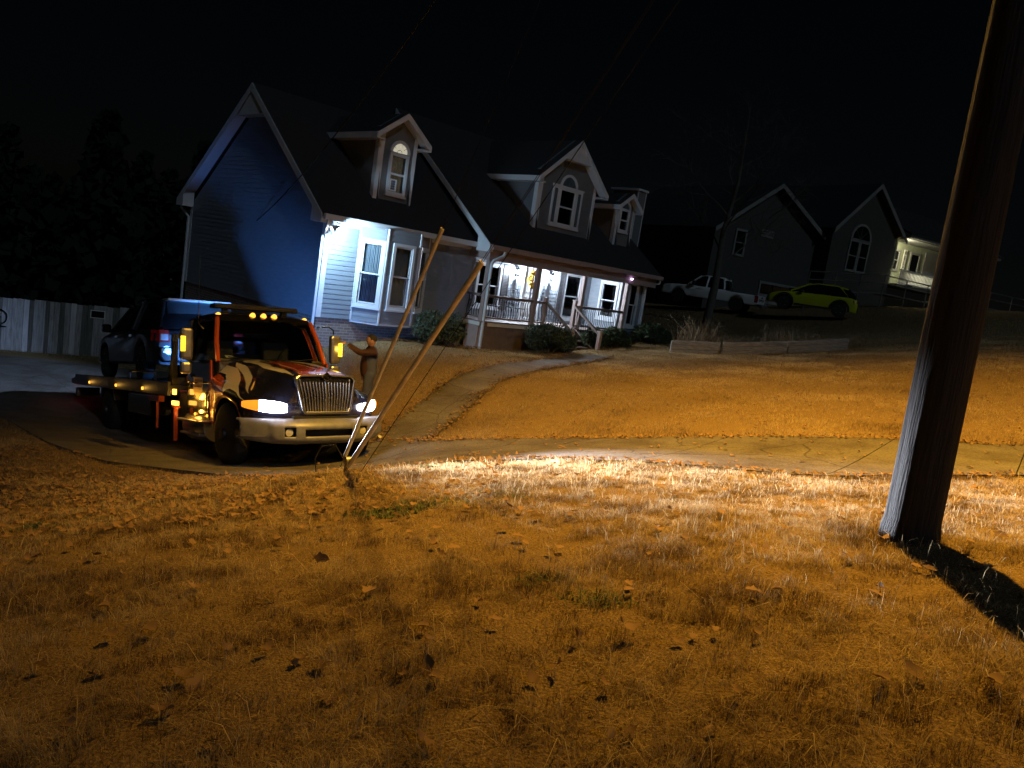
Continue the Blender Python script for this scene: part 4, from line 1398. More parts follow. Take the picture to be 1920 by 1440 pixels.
# ------------------------------------------------------------------ dark SUV loaded on the truck bed, tail towards the cab
def build_suv():
    L = 5.25
    S = bpy.data.objects.new('loaded_suv', None)
    COL.objects.link(S)
    # local x (tail -> nose) points to the rear of the truck, local y to its right
    o = np.array(tw(-5.65, 0, 1.205))
    X, Y, Z = -TA, -TB, TC
    S.matrix_world = Matrix(((X[0], Y[0], Z[0], o[0]), (X[1], Y[1], Z[1], o[1]), (X[2], Y[2], Z[2], o[2]), (0, 0, 0, 1)))
    tag(S, 'dark SUV loaded on the tow truck bed, its tail lit blue towards the cab', 'SUV')
    belt = [(0, .98), (.08, 1.06), (.3, 1.10), (2.6, 1.12), (3.7, 1.10), (3.9, 1.08), (4.7, .98), (5.1, .86), (5.25, .62)]
    roof = [(.02, 1.08), (.10, 1.30), (.42, 1.71), (.60, 1.76), (1.6, 1.80), (2.5, 1.76), (3.0, 1.64), (3.9, 1.10)]
    wd = [(0, .86), (.12, .94), (.5, .98), (4.4, .98), (5.0, .90), (5.25, .72)]
    car(S, L, .98, .36, belt, roof, 'car_grey_blue', wd, .03, 3.9, (.98, 4.08), r=.385)
    pillars(S, [[(.10, s * .80, 1.12), (.45, s * .66, 1.70)] for s in (-1, 1)] + [[(1.75, s * .92, 1.12), (1.75, s * .70, 1.74)] for s in (-1, 1)] + [[(3.86, s * .88, 1.10), (2.85, s * .66, 1.68)] for s in (-1, 1)], 'car_grey_blue', rad=.045)
    TFR = F((0, 0, 0), (0, 1, 0), (-1, 0, 0))
    MB().prism(TFR, [(-.80, .42), (.80, .42), (.88, .52), (.88, .72), (-.88, .72), (-.88, .52)], .0, .12).build('rear_bumper', 'car_grey_blue', S, bevel=.03)
    MB().box((-.07, -.45, .40), (-.121, .45, .50)).build('bumper_insert', 'cladding', S)
    MB().box((-.02, -.27, .78), (.03, .27, .92)).build('license_plate', 'plate_white', S)
    MB().box((-.03, -.62, .965), (.04, .62, 1.0)).build('tailgate_trim', 'chrome', S, bevel=.008)
    # spoiler over the rear glass; white colour stands in for light on its edge
    MB().box((.16, -.66, 1.70), (.62, .66, 1.755)).build('roof_spoiler', 'car_white', S, bevel=.02)
    MB().add([(.03, -.68, 1.10), (.03, .68, 1.10), (.36, .60, 1.66), (.36, -.60, 1.66)], [(0, 1, 2, 3)]).build('rear_window', 'car_glass', S)
    for s in (-1, 1):
        tl = MB().hexa([(-.02, s * .66, .82), (-.02, s * .87, .82), (.20, s * .985, .84), (.02, s * .66, .84), (.01, s * .68, 1.08), (.01, s * .86, 1.08), (.24, s * .975, 1.08), (.04, s * .68, 1.09)]).build('tail_lamp', 'tail_red', S, bevel=.015)
        MB().box((-.035, min(s * .70, s * .85), .86), (-.022, max(s * .70, s * .85), .99)).build('reverse_lamp', 'lamp_clear', tl)
        MB().box((-.125, min(s * .62, s * .82), .60), (-.121, max(s * .62, s * .82), .635)).build('reflector', 'tail_red', S)
        mr = MB().box((3.28, min(s * 1.0, s * 1.20), 1.08), (3.46, max(s * 1.0, s * 1.20), 1.28)).build('mirror', 'car_black', S, bevel=.05)
        MB().tube([(.9, s * .60, 1.80), (1.0, s * .60, 1.84), (2.5, s * .60, 1.82), (2.6, s * .60, 1.78)], .02, 6).build('roof_rail', 'black_plastic', S)
        MB().box((1.55, min(s * .985, s * 1.01), .96), (1.78, max(s * .985, s * 1.01), 1.0)).build('door_handle', 'chrome', S)
        MB().box((2.75, min(s * .985, s * 1.01), .96), (2.98, max(s * .985, s * 1.01), 1.0)).build('door_handle', 'chrome', S)


build_suv()


def ground_car(name, px_y, yaw, label, cat):
    x, y = px_y
    z = float(zt(np.array([x]), np.array([y]))[0])
    return empty(name, (x, y, z), yaw, label, cat)


# ------------------------------------------------------------------ yellow-green crossover in the far yard
def build_crossover():
    C = ground_car('parked_crossover', (17.5, 41.6), math.radians(180 - 22), 'yellow-green crossover parked in front of the dark far house', 'crossover')
    L = 4.6
    belt = [(0, .92), (.1, 1.0), (.4, 1.06), (1.6, 1.04), (3.2, 1.0), (3.45, .98), (4.2, .86), (4.5, .70), (4.6, .55)]
    roof = [(.04, 1.0), (.25, 1.28), (.55, 1.52), (1.2, 1.63), (2.1, 1.62), (2.6, 1.50), (3.45, .99)]
    wd = [(0, .80), (.15, .90), (.6, .93), (4.0, .93), (4.45, .82), (4.6, .62)]
    car(C, L, .93, .30, belt, roof, 'car_yellow', wd, .05, 3.45, (.86, 3.66), r=.37)
    pillars(C, [[(3.40, s * .84, 1.0), (2.45, s * .62, 1.53)] for s in (-1, 1)] + [[(.50, s * .80, 1.04), (1.0, s * .62, 1.55)] for s in (-1, 1)], 'car_yellow', rad=.05)
    for s in (-1, 1):
        for wx in (.86, 3.66):
            pl = arc(wx, .37, .52, math.radians(-5), math.radians(185), 14) + arc(wx, .37, .43, math.radians(185), math.radians(-5), 14)
            MB().prism(F((0, s * .93, 0), (1, 0, 0), (0, s, 0)), pl, .0, .03).build('wheel_arch', 'cladding', C)
        MB().box((1.4, min(s * .90, s * .955), .30), (3.1, max(s * .90, s * .955), .40)).build('sill', 'cladding', C)
        MB().hexa([(-.01, s * .45, .80), (-.01, s * .80, .80), (.22, s * .93, .82), (.0, s * .45, .82), (.0, s * .45, .90), (.0, s * .80, .92), (.26, s * .92, .94), (.02, s * .45, .92)]).build('tail_lamp', 'tail_red', C)
        MB().box((2.72, min(s * .95, s * 1.10), 1.0), (2.9, max(s * .95, s * 1.10), 1.14)).build('mirror', 'cladding', C, bevel=.04)
        MB().hexa([(4.3, s * .4, .66), (4.56, s * .4, .62), (4.52, s * .6, .62), (4.2, s * .80, .68), (4.3, s * .4, .76), (4.5, s * .4, .72), (4.45, s * .6, .74), (4.2, s * .82, .80)]).build('head_lamp', 'lamp_clear', C)
    MB().box((-.04, -.7, .36), (.05, .7, .58)).build('rear_bumper', 'cladding', C, bevel=.03)
    MB().box((-.02, -.26, .66), (.02, .26, .78)).build('license_plate', 'plate_white', C)


build_crossover()


# ------------------------------------------------------------------ white pickup in the far yard
def build_pickup():
    P = ground_car('parked_pickup', (13.6, 45.6), math.radians(180 - 30), 'white crew-cab pickup parked at the left end of the dark far house', 'pickup')
    L = 5.85
    belt = [(0, 1.08), (1.9, 1.10), (1.95, 1.14), (3.9, 1.16), (4.2, 1.16), (5.4, 1.08), (5.75, .95), (5.85, .70)]
    roof = [(1.92, 1.14), (2.05, 1.75), (2.3, 1.86), (3.3, 1.86), (3.6, 1.76), (4.25, 1.16)]
    wd = [(0, .97), (5.2, .98), (5.7, .90), (5.85, .80)]
    car(P, L, .98, .48, belt, roof, 'car_white', wd, 1.92, 4.25, (1.18, 4.72), r=.40)
    pillars(P, [[(1.98, s * .88, 1.14), (2.15, s * .68, 1.80)] for s in (-1, 1)] + [[(3.05, s * .90, 1.14), (3.05, s * .68, 1.80)] for s in (-1, 1)] + [[(4.2, s * .88, 1.16), (3.5, s * .68, 1.78)] for s in (-1, 1)], 'car_white', rad=.055)
    tg = MB().box((-.05, -.86, .58), (-.005, .86, 1.09)).build('tailgate', 'car_white', P, bevel=.02)
    MB().box((-.07, -.14, .94), (-.05, .14, 1.03)).build('tailgate_handle', 'cladding', tg)
    cu = bpy.data.curves.new('letters', 'FONT')
    cu.body = 'CHEVROLET'
    cu.size = .22
    cu.extrude = .003
    cu.align_x = 'CENTER'
    o = bpy.data.objects.new('letters', cu)
    COL.objects.link(o)
    bpy.context.view_layer.update()
    me = bpy.data.meshes.new_from_object(o)
    bpy.data.objects.remove(o)
    me.materials.append(M['cladding'])
    t_ = obj('tailgate_lettering', me, tg, (-.054, 0, .74))
    t_.rotation_euler = (math.radians(90), 0, math.radians(-90))
    for s in (-1, 1):
        MB().box((-.04, min(s * .87, s * .985), .66), (.14, max(s * .87, s * .985), 1.06)).build('tail_lamp', 'tail_red', P, bevel=.015)
        MB().box((3.7, min(s * 1.0, s * 1.22), 1.16), (3.88, max(s * 1.0, s * 1.22), 1.42)).build('mirror', 'cladding', P, bevel=.04)
        for x in (2.35, 3.35):
            MB().box((x, min(s * .985, s * 1.01), 1.0), (x + .2, max(s * .985, s * 1.01), 1.04)).build('door_handle', 'car_white', P)
    MB().box((-.22, -.95, .46), (-.06, -.28, .60)).box((-.22, .28, .46), (-.06, .95, .60)).box((-.22, -.3, .40), (-.08, .3, .50)).build('rear_bumper', 'chrome_dull', P, bevel=.02)
    MB().box((-.09, -.17, .50), (-.075, .17, .60)).build('license_plate', 'plate_white', P)


build_pickup()
# ================================================================== utility pole, street lamp, guys
mat('pole_wood', (.017, .0165, .016), .85, var=.5, vscale=5, bump=.9, bscale=14, stretch=(6, 6, .35), detail=8)
mat('guard_yellow', (.74, .62, .30), .55, var=.25, vscale=6)
mat('wire', (.006, .006, .006), .8)
PB_ = np.array((2.43, 4.40))
PZ = float(zt(PB_[:1], PB_[1:])[0])


def zg(x, y):
    return float(zt(np.array([x]), np.array([y]))[0])


def build_pole():
    P = empty('utility_pole', (PB_[0], PB_[1], PZ), 0, 'tall weathered wooden utility pole on the near lawn at right', 'utility pole')
    P.rotation_euler = (0, math.radians(-1.3), 0)
    secs = []
    N = 40
    for z in np.r_[np.linspace(-.4, 1.2, 22), np.linspace(1.4, 12.0, 40)]:
        r = .147 - .0050 * max(z, 0)
        if z < .12:
            r += .012
        row = []
        for j in range(N):
            a = 2 * math.pi * j / N
            rr = r + .0035 * math.sin(9 * a + 1.3 * z) + .003 * math.sin(17 * a + .6 * math.sin(2 * z)) + .0025 * math.sin(5 * a - z * .7)
            if j in (7, 19, 20, 31):
                rr -= .008 * (.5 + .5 * math.sin(z * 1.7 + j))
            row.append((rr * math.cos(a), rr * math.sin(a), z))
        secs.append(row)
    MB().loft(secs).build('shaft', 'pole_wood', P, smooth=50)
    MB().tube([(.14, .05, 1.0), (.19, .065, 1.0)], .02, 6).build('bolt', 'galv', P)
    MB().box((-1.2, -.06, 11.2), (1.2, .05, 11.32)).build('crossarm', 'pole_wood', P)
    for x in (-1.05, -.4, .4, 1.05):
        MB().lathe([(0, 0), (.03, 0), (.06, .05), (.03, .08), (.05, .12), (0, .16)], (x, 0, 11.325), (0, 0, 1), 10).build('insulator', 'iron', P, smooth=40)
    # street lamp on a bracket arm
    L = empty('street_lamp', (PB_[0], PB_[1] + .12, PZ + 8.0), 0, 'sodium street lamp on a bracket arm high on the wooden pole', 'street lamp')
    MB().tube([(0, 0, 0), (.02, .7, .40), (.03, 1.8, .62), (.04, 2.85, .68)], .03, 8).build('arm', 'galv', L, smooth=60)
    MB().lathe([(0, .10), (.06, .09), (.10, .03), (.17, .0), (.185, -.128), (.178, -.128), (.165, .0), (.12, .07), (.0, .09)], (.04, 3.0, .60), (-.162, -.131, .978), 20).build('housing', 'galv', L, smooth=40)
    MB().lathe([(0, .085), (.03, .082), (.05, .075), (.03, .068), (0, .066)], (.04, 3.0, .60), (-.162, -.131, .978), 16).build('bulb', 'sodium', L, smooth=60)
    lamp('street_light', 'SPOT', (.037, 2.997, .62), 13500, (1., .52, .06), L, .045, math.radians(172), 1., (.38, .42, -.82))


emis('sodium', (1., .5, .06), 20)
build_pole()


def build_guys():
    A = np.array((-1.65, 7.95, zg(-1.65, 7.95)))
    an = empty('guy_anchor', tuple(A), 0, 'steel guy anchor rod and curled wire end at the foot of the yellow guards', 'anchor')
    MB().tube([(0, 0, -.3), (.06, -.05, .16)], .016, 6).build('rod', 'galv', an)
    MB().lathe([(0, -.03), (.04, -.03), (.04, .03), (0, .03)], (.06, -.05, .17), (.5, .5, 0), 12).build('eye', 'galv', an)
    MB().tube([(.02, 0, .14), (-.10, .02, .30), (-.24, .02, .26), (-.29, .0, .12), (-.26, -.02, -.02)], .006, 5).build('loose_wire', 'wire', an, smooth=60)
    for (h, off, length, r, lab) in ((12.0, (-.02, .03, .06), 2.82, .020, 'slimmer yellow guy-wire guard leaning nearest the truck'), (7.0, (.05, -.05, .04), 2.84, .026, 'thicker yellow guy-wire guard with two wires out of its top')):
        top = np.array((PB_[0], PB_[1], PZ + h))
        p0 = A + np.array(off)
        d = top - p0
        d /= np.linalg.norm(d)
        e = np.cross(d, (0, 0, 1))
        e /= np.linalg.norm(e)
        g = np.cross(e, d)
        G = empty('guy_wire', tuple(p0), 0, lab, 'guy wire', 'guy wires of the pole')
        # half-round trough open on its underside
        secs = []
        for s in (.12, .6, 1.2, 1.8, length):
            prof = [(r * math.cos(a), r * math.sin(a)) for a in np.linspace(-.5, math.pi + .5, 13)]
            prof += [((r - .004) * math.cos(a), (r - .004) * math.sin(a)) for a in np.linspace(math.pi + .5, -.5, 13)]
            secs.append([d * s + e * y + g * x for x, y in prof])
        MB().loft(secs).build('guard', 'guard_yellow', G, smooth=40)
        q = [(-.011,), (.011,)] if h < 8 else [(0.,)]
        for (k,) in q:
            MB().tube([e * k, top - p0 + e * k], .0032, 5).build('cable', 'wire', G)
    # third bare guy with a clamp
    p0 = A + np.array((.13, -.10, -.02))
    top = np.array((PB_[0], PB_[1], PZ + 6.6))
    d = top - p0
    G = empty('guy_wire', tuple(p0), 0, 'bare dark guy wire rising beside the thicker yellow guard', 'guy wire', 'guy wires of the pole')
    MB().tube([(0, 0, -.1), d], .0036, 5).build('cable', 'wire', G)
    dd = d / np.linalg.norm(d)
    MB().tube([dd * .62 + (.0, 0, 0), dd * .68], .022, 6).build('clamp', 'galv', G)
    # service drop to the house gable
    a = np.array((PB_[0], PB_[1], PZ + 8.9))
    b = np.array(hpt(-.02, 3.6, 2.25))
    pts = []
    for t in np.linspace(0, 1, 40):
        p = a + (b - a) * t
        p[2] -= 1.5 * 4 * t * (1 - t) * .55
        pts.append(p)
    S = empty('service_wire', tuple(b), 0, 'sagging dark service wire running up from the gable wall', 'wire')
    MB().tube([p - b for p in pts], .013, 5).build('cable', 'wire', S, smooth=60)


build_guys()

# ================================================================== board fence at far left
mat('fence_wood', (.34, .33, .32), .85, var=.35, vscale=4, bump=.6, bscale=16, stretch=(5, 5, .5))
mat('fence_wood_dark', (.13, .125, .11), .9, var=.4, vscale=4, bump=.6, bscale=16, stretch=(5, 5, .5))
mat('fence_wood_pale', (.55, .54, .55), .8, var=.2, vscale=4, bump=.6, bscale=16, stretch=(5, 5, .5))


def build_fence():
    a, b = np.array((-23.0, 23.9)), np.array((-12.6, 28.0))
    L = np.linalg.norm(b - a)
    e = (b - a) / L
    yaw = math.atan2(e[1], e[0])
    z0 = zg(*((a + b) / 2))
    R_ = empty('board_fence', (a[0], a[1], 0), yaw, 'weathered grey vertical board fence behind the parking area', 'fence')
    x = 0.
    rr = random.Random(5)
    while x < L:
        w_ = rr.uniform(.13, .20)
        px, py = a + e * (x + w_ / 2)
        g = zg(px, py)
        h = 1.82 + rr.uniform(-.02, .02)
        d = rr.choice((0, .018)) + rr.uniform(0, .004)
        t = rr.uniform(-.008, .008)
        m_ = rr.choices(('fence_wood', 'fence_wood_dark', 'fence_wood_pale'), (5, 3, 3))[0]
        MB().hexa([(x, -d - .02, g - .05), (x + w_ - .006, -d - .02, g - .05), (x + w_ - .006, -d, g - .05), (x, -d, g - .05), (x + t, -d - .02, g + h), (x + w_ - .006 + t, -d - .02, g + h - .008), (x + w_ - .006 + t, -d, g + h - .008), (x + t, -d, g + h)]).build('fence_board', m_, R_)
        x += w_
    mb = MB()
    for zz_ in (.4, 1.5):
        p = [(s, .03, zg(*(a + e * s)) + zz_) for s in np.linspace(0, L, 12)]
        MB().tube(p, .045, 4).build('fence_rail', 'fence_wood_dark', R_)

    def on_fence(px_s, z):
        p = a + e * px_s
        return p, zg(*p) + z
    # iron ring ornament and framed panel hung on the boards
    s_ = 5.75
    p, z = on_fence(s_, 1.15)
    O = empty('ring_ornament', (p[0], p[1], z), yaw, 'black iron ring ornament hung on the grey board fence', 'ornament')
    MB().tube([(.26 * math.cos(q), -.07, .26 * math.sin(q)) for q in np.linspace(0, 6.283, 28)], .022, 6, cap=False).build('ring', 'iron', O, smooth=60)
    MB().box((-.09, -.09, -.02), (.09, -.05, .02)).build('bar', 'iron', O)
    MB().box((-.26, -.09, -.34), (.26, -.05, -.30)).build('base_bar', 'iron', O)
    s_ = 8.75
    p, z = on_fence(s_, 1.52)
    O = empty('framed_panel', (p[0], p[1], z), yaw, 'small dark glazed panel in a white frame on the fence top', 'panel')
    fr = F((0, -.06, 0), (1, 0, 0), (0, -1, 0))
    MB().fframe(fr, -.23, .23, -.14, .14, .025, 0, .03).build('frame', 'white_paint', O)
    MB().fbox(fr, -.205, .205, -.115, .115, 0, .012).build('pane', 'car_glass', O)
    # posts at the right end
    mb = MB()


build_fence()

# ================================================================== timber edging round the far bed
mat('old_timber', (.30, .28, .26), .9, var=.4, vscale=6, bump=.8, bscale=22, stretch=(.6, 5, 5))


def build_timbers():
    ends = [((5.0, 25.6), (6.6, 25.5), 'left'), ((6.65, 25.45), (8.9, 26.0), 'middle'), ((8.95, 26.02), (11.2, 26.7), 'right')]
    for (a, b, nm) in ends:
        a, b = np.array(a), np.array(b)
        L = np.linalg.norm(b - a)
        yaw = math.atan2(*(b - a)[::-1])
        zz_ = zg(*((a + b) / 2))
        R_ = empty('timber_edging', (a[0], a[1], 0), yaw, f'{nm} length of the weathered low timber bed edging', 'timber edging', 'timber edging of the bed')
        for k in range(3):
            g0, g1 = zg(*a), zg(*b)
            o_ = random.uniform(-.01, .01)
            l_ = L - random.uniform(0, .06)
            z0 = k * .145 - .03
            MB().hexa([(.0 + o_, -.07, g0 + z0), (l_, -.07 + o_, g1 + z0), (l_, .07 + o_, g1 + z0), (0, .07, g0 + z0), (o_, -.07, g0 + z0 + .138), (l_, -.07 + o_, g1 + z0 + .138), (l_, .07 + o_, g1 + z0 + .138), (0, .07, g0 + z0 + .138)]).build('timber', 'old_timber', R_, bevel=.012)


build_timbers()
# ================================================================== the far dark house
T2, S2 = math.radians(31), 1.14
O2 = np.array((0, 0, 1.6)) + S2 * (np.array((17.44, 46.78, 3.94)) - (0, 0, 1.6))


def w2(u_, v_, z_):
    return tuple(O2 + S2 * np.array((math.cos(T2) * u_ - math.sin(T2) * v_, math.sin(T2) * u_ + math.cos(T2) * v_, z_)))

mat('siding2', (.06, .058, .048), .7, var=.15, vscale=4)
mat('siding2_lit_tone', (.34, .36, .24), .6, var=.08, vscale=4)  # paler copy of siding2, porch lamplight put into the colour
mat('trim2', (.24, .235, .215), .6)
mat('sign_board', (.62, .60, .52), .7)
mat('weathered_deck', (.12, .11, .10), .8)
emis('porch_bulb2', (1., .93, .65), 25)


def build_far():
    H = empty('far_house', tuple(O2), T2, 'dark neighbouring house with twin gables and one lit porch', 'house')
    H.scale = (S2,) * 3
    FB = lambda v: F((0, v, 0), (1, 0, 0), (0, -1, 0))
    # left block with a broad gable towards the street
    MB().prism(FB(1.0), [(-8.4, -3.2), (-.25, -3.2), (-.25, 2.55), (-4.4, 4.7), (-8.4, 2.0)], -.2, 0).build('wall', 'siding2', H)
    MB().box((-8.4, 1.2, -3.2), (-8.2, 11, 2.0)).build('wall', 'siding2', H)
    for (a, b) in (((-8.9, 1.85), (-4.4, 5.0)), ((-4.4, 5.0), (.2, 2.6))):
        MB().hexa([(a[0], .5, a[1] - .12), (b[0], .5, b[1] - .12), (b[0], 11, b[1] - .12), (a[0], 11, a[1] - .12), (a[0], .5, a[1]), (b[0], .5, b[1]), (b[0], 11, b[1]), (a[0], 11, a[1])]).build('roof', 'roof', H)
        MB().hexa([(a[0], .46, a[1] - .26), (b[0], .46, b[1] - .26), (b[0], .495, b[1] - .26), (a[0], .495, a[1] - .26), (a[0], .46, a[1]), (b[0], .46, b[1]), (b[0], .495, b[1]), (a[0], .495, a[1])]).build('rake_board', 'trim2', H)
    f1 = FB(.99)

    def win(fr, s0, s1, t0, t1, two=False):
        w_ = MB().fframe(fr, s0, s1, t0, t1, .12, 0, .06).fbox(fr, s0 + .1, s1 - .1, (t0 + t1) / 2 - .03, (t0 + t1) / 2 + .03, 0, .04).build('window', 'trim2', H)
        MB().fbox(fr, s0 + .121, s1 - .121, t0 + .121, t1 - .121, 0, .015).build('pane', 'car_glass', w_)
        return w_
    win(f1, -6.9, -6.0, .6, 2.1)
    vt = MB().fframe(f1, -4.9, -3.9, 1.95, 2.35, .08, 0, .05).build('vent', 'trim2', H)
    for k in range(4):
        MB().fbox(f1, -4.8, -4.0, 2.04 + k * .065, 2.08 + k * .065, .002, .03).build('vent_slat', 'trim2', vt)
    # garage door with a row of panes
    gd = MB().fframe(f1, -4.3, -.7, -3.1, -.5, .14, 0, .06).build('garage_door', 'trim2', H)
    for r_ in range(4):
        for c_ in range(4):
            s, t = -4.14 + c_ * .825, -2.95 + r_ * .58
            MB().fbox(f1, s + .03, s + .79, t + .03, t + .55, 0, .03).build('pane' if r_ == 3 else 'door_panel', 'car_glass' if r_ == 3 else 'trim2', gd)
    # centre gable, proud, with the arched window
    w_op = (1.45, 3.45)
    MB().prism(FB(0), [(-.1, -3.0), (6.0, -3.0), (6.0, 3.6), (2.9, 6.0), (-.1, 3.4)], -.2, 0).build('wall', 'siding2', H)
    MB().box((-.1, .2, -3), (.1, 9, 3.4)).build('wall', 'siding2', H)
    for (a, b) in (((-.5, 3.2), (2.9, 6.35)), ((2.9, 6.35), (6.4, 3.5))):
        MB().hexa([(a[0], -.4, a[1] - .12), (b[0], -.4, b[1] - .12), (b[0], 9, b[1] - .12), (a[0], 9, a[1] - .12), (a[0], -.4, a[1]), (b[0], -.4, b[1]), (b[0], 9, b[1]), (a[0], 9, a[1])]).build('roof', 'roof', H)
        MB().hexa([(a[0], -.44, a[1] - .28), (b[0], -.44, b[1] - .28), (b[0], -.405, b[1] - .28), (a[0], -.405, a[1] - .28), (a[0], -.44, a[1]), (b[0], -.44, b[1]), (b[0], -.405, b[1]), (a[0], -.405, a[1])]).build('rake_board', 'trim2', H)
    fc = FB(-.002)
    win(fc, 1.5, 2.45, .95, 2.85)
    win(fc, 2.47, 3.42, .95, 2.85)
    ar = MB().ring(fc, arc(2.46, 2.88, .98, 0, math.pi, 14) + [(2.46, 2.87)], arc(2.46, 2.93, .80, 0, math.pi, 14) + [(2.46, 2.92)], 0, .06).build('arched_window', 'trim2', H)
    for k in range(4):
        a0, a1 = math.pi * k / 4 + .03, math.pi * (k + 1) / 4 - .03
        MB().prism(fc, arc(2.46, 2.93, .79, a0, a1, 5) + [(2.46 + .1 * math.cos((a0 + a1) / 2), 2.93 + .1 * math.sin((a0 + a1) / 2))], .0, .015).build('pane', 'car_glass', ar)
    # lit porch at the right
    fp = FB(1.5)
    MB().fbox(fp, 6.0, 16, .7, 3.9, -.15, 0).build('wall', 'siding2_lit_tone', H)
    MB().box((6.0, 0, .7), (6.12, 1.5, 3.7)).build('wall', 'siding2_lit_tone', H)
    MB().box((6.0, -.5, 3.62), (16.4, 1.5, 3.70)).build('porch_ceiling', 'trim2', H)
    MB().box((6.2, -.75, 3.66), (16.6, -.5, 3.86)).build('gutter', 'trim2', H)
    MB().hexa([(6.1, -.8, 3.80), (16.8, -.8, 3.80), (16.8, 5, 6.4), (6.1, 5, 6.4), (6.1, -.8, 3.92), (16.8, -.8, 3.92), (16.8, 5, 6.52), (6.1, 5, 6.52)]).build('roof', 'roof', H)
    win(fp, 7.55, 8.72, 1.75, 3.15)
    dr = MB().fframe(fp, 9.85, 10.98, .8, 3.2, .14, 0, .06).build('door', 'trim2', H)
    MB().fbox(fp, 10.0, 10.83, .95, 3.05, 0, .02).build('pane', 'car_glass', dr)
    MB().fbox(fp, 11.5, 13.0, 1.0, 3.45, .0, .03).build('shade_panel', 'trim2', H)
    for x in (11.3, 16.2):
        MB().box((x - .07, -.62, .78), (x + .07, -.48, 3.62)).build('porch_post', 'trim2', H)
    MB().box((6.0, -.6, .6), (16.4, 1.5, .76)).build('porch_deck', 'weathered_deck', H)
    # white balustrade
    bal = MB().box((-.025, -.025, 0), (.025, .025, .75)).mesh('baluster', 'white_paint')
    rl = MB().box((6.1, -.60, 1.62), (11.2, -.50, 1.68)).box((6.1, -.58, .82), (11.2, -.52, .87)).build('balustrade', 'white_paint', H)
    for k in range(34):
        obj('baluster', bal, rl, (6.2 + k * .15, -.55, .87))
    # upright welcome board
    wb = empty('welcome_sign', w2(9.15, 1.38, .78), T2, 'tall pale board lettered WELCOME leaning between the far porch window and door', 'sign')
    wb.scale = (S2,) * 3
    MB().box((-.16, -.02, 0), (.16, .02, 2.45)).build('board', 'sign_board', wb)
    for k, ch in enumerate('WELCOME'):
        cu = bpy.data.curves.new('letter', 'FONT')
        cu.body = ch
        cu.size = .34
        cu.extrude = .004
        cu.align_x = 'CENTER'
        o = bpy.data.objects.new('letter', cu)
        COL.objects.link(o)
        bpy.context.view_layer.update()
        me = bpy.data.meshes.new_from_object(o)
        bpy.data.objects.remove(o)
        me.materials.append(M['iron'])
        t_ = obj('letter', me, wb, (0, -.026, 2.12 - k * .335))
        t_.rotation_euler = (math.radians(90), 0, 0)
    # porch lamp
    S = empty('porch_lamp', w2(6.5, .5, 3.61), T2, 'lit ceiling lamp of the far porch behind the gutter corner', 'lamp')
    MB().lathe([(0, 0), (.12, 0), (.11, -.06), (0, -.10)], (0, 0, 0), (0, 0, 1), 14).build('shade', 'porch_bulb2', S, smooth=60)
    lamp('far_porch_light', 'POINT', (.1, -.1, -.25), 620, (1., .93, .66), S, .1)
    # ramp with metal rails
    R_ = empty('ramp_railing', w2(0, 0, 0), T2, 'long galvanised ramp handrail in front of the dark far house', 'railing')
    R_.scale = (S2,) * 3
    path = [(-5.0, -3.0, -.75), (1.3, -3.0, -.15), (5.5, -3.0, -.2), (12.2, -3.0, .2), (17.5, -3.0, .2)]
    for k in range(len(path) - 1):
        a, b = np.array(path[k]), np.array(path[k + 1])
        for h in (.55, .98):
            MB().tube([a + (0, 0, h), b + (0, 0, h)], .035, 6).build('rail', 'galv', R_)
        MB().hexa([tuple(p + np.array((0, s, z))) for z in (-.08, 0) for p, s in ((a, 0), (b, 0), (b, 1.2), (a, 1.2))]).build('ramp_deck', 'weathered_deck', R_)
        n = max(2, int(np.linalg.norm(b - a) / 1.9))
        for i in range(n + (k == len(path) - 2)):
            p = a + (b - a) * i / n
            MB().tube([p + (0, 0, -2.2), p + (0, 0, 1.0)], .035, 6).build('post', 'galv', R_)


build_far()

# distant lamp post seen as a dot over the fence
dz = zg(-53.0, 88.5)
DL = empty('distant_lamp_post', (-53.0, 88.5, dz), 0, 'tiny distant white lamp above the board fence', 'lamp post')
MB().tube([(0, 0, -.5), (0, 0, -7.5 - dz)], [.08, .05], 6).build('post', 'galv', DL)
MB().lathe([(0, -.12), (.12, -.05), (.12, .05), (0, .12)], (.7, -.85, -7.36 - dz), (0, 0, 1), 10).build('bulb', 'flood_led', DL)
MB().tube([(0, 0, -7.5 - dz), (.35, -.4, -7.2 - dz), (.7, -.85, -7.25 - dz)], .03, 5).build('arm', 'galv', DL)
# ================================================================== man by the truck, pointing at it
mat('jacket', (.034, .009, .008), .8, var=.25, vscale=6, bump=.3, bscale=25)
mat('jeans', (.045, .055, .11), .85, var=.2, vscale=8)
mat('skin', (.36, .20, .14), .55)
mat('hair', (.012, .010, .009), .8)
mat('shoe', (.012, .012, .012), .6)


def skin_mesh(name, verts, edges, radii, matname, parent, root=0, levels=2):
    me = bpy.data.meshes.new(name)
    me.from_pydata(verts, edges, [])
    me.materials.append(M[matname])
    o = obj(name, me, parent)
    s = o.modifiers.new('skin', 'SKIN')
    s.use_smooth_shade = True
    for i, r in enumerate(radii):
        me.skin_vertices[0].data[i].radius = r if isinstance(r, tuple) else (r, r)
        me.skin_vertices[0].data[i].use_root = (i == root)
    u_ = o.modifiers.new('sub', 'SUBSURF')
    u_.levels = u_.render_levels = levels
    return o


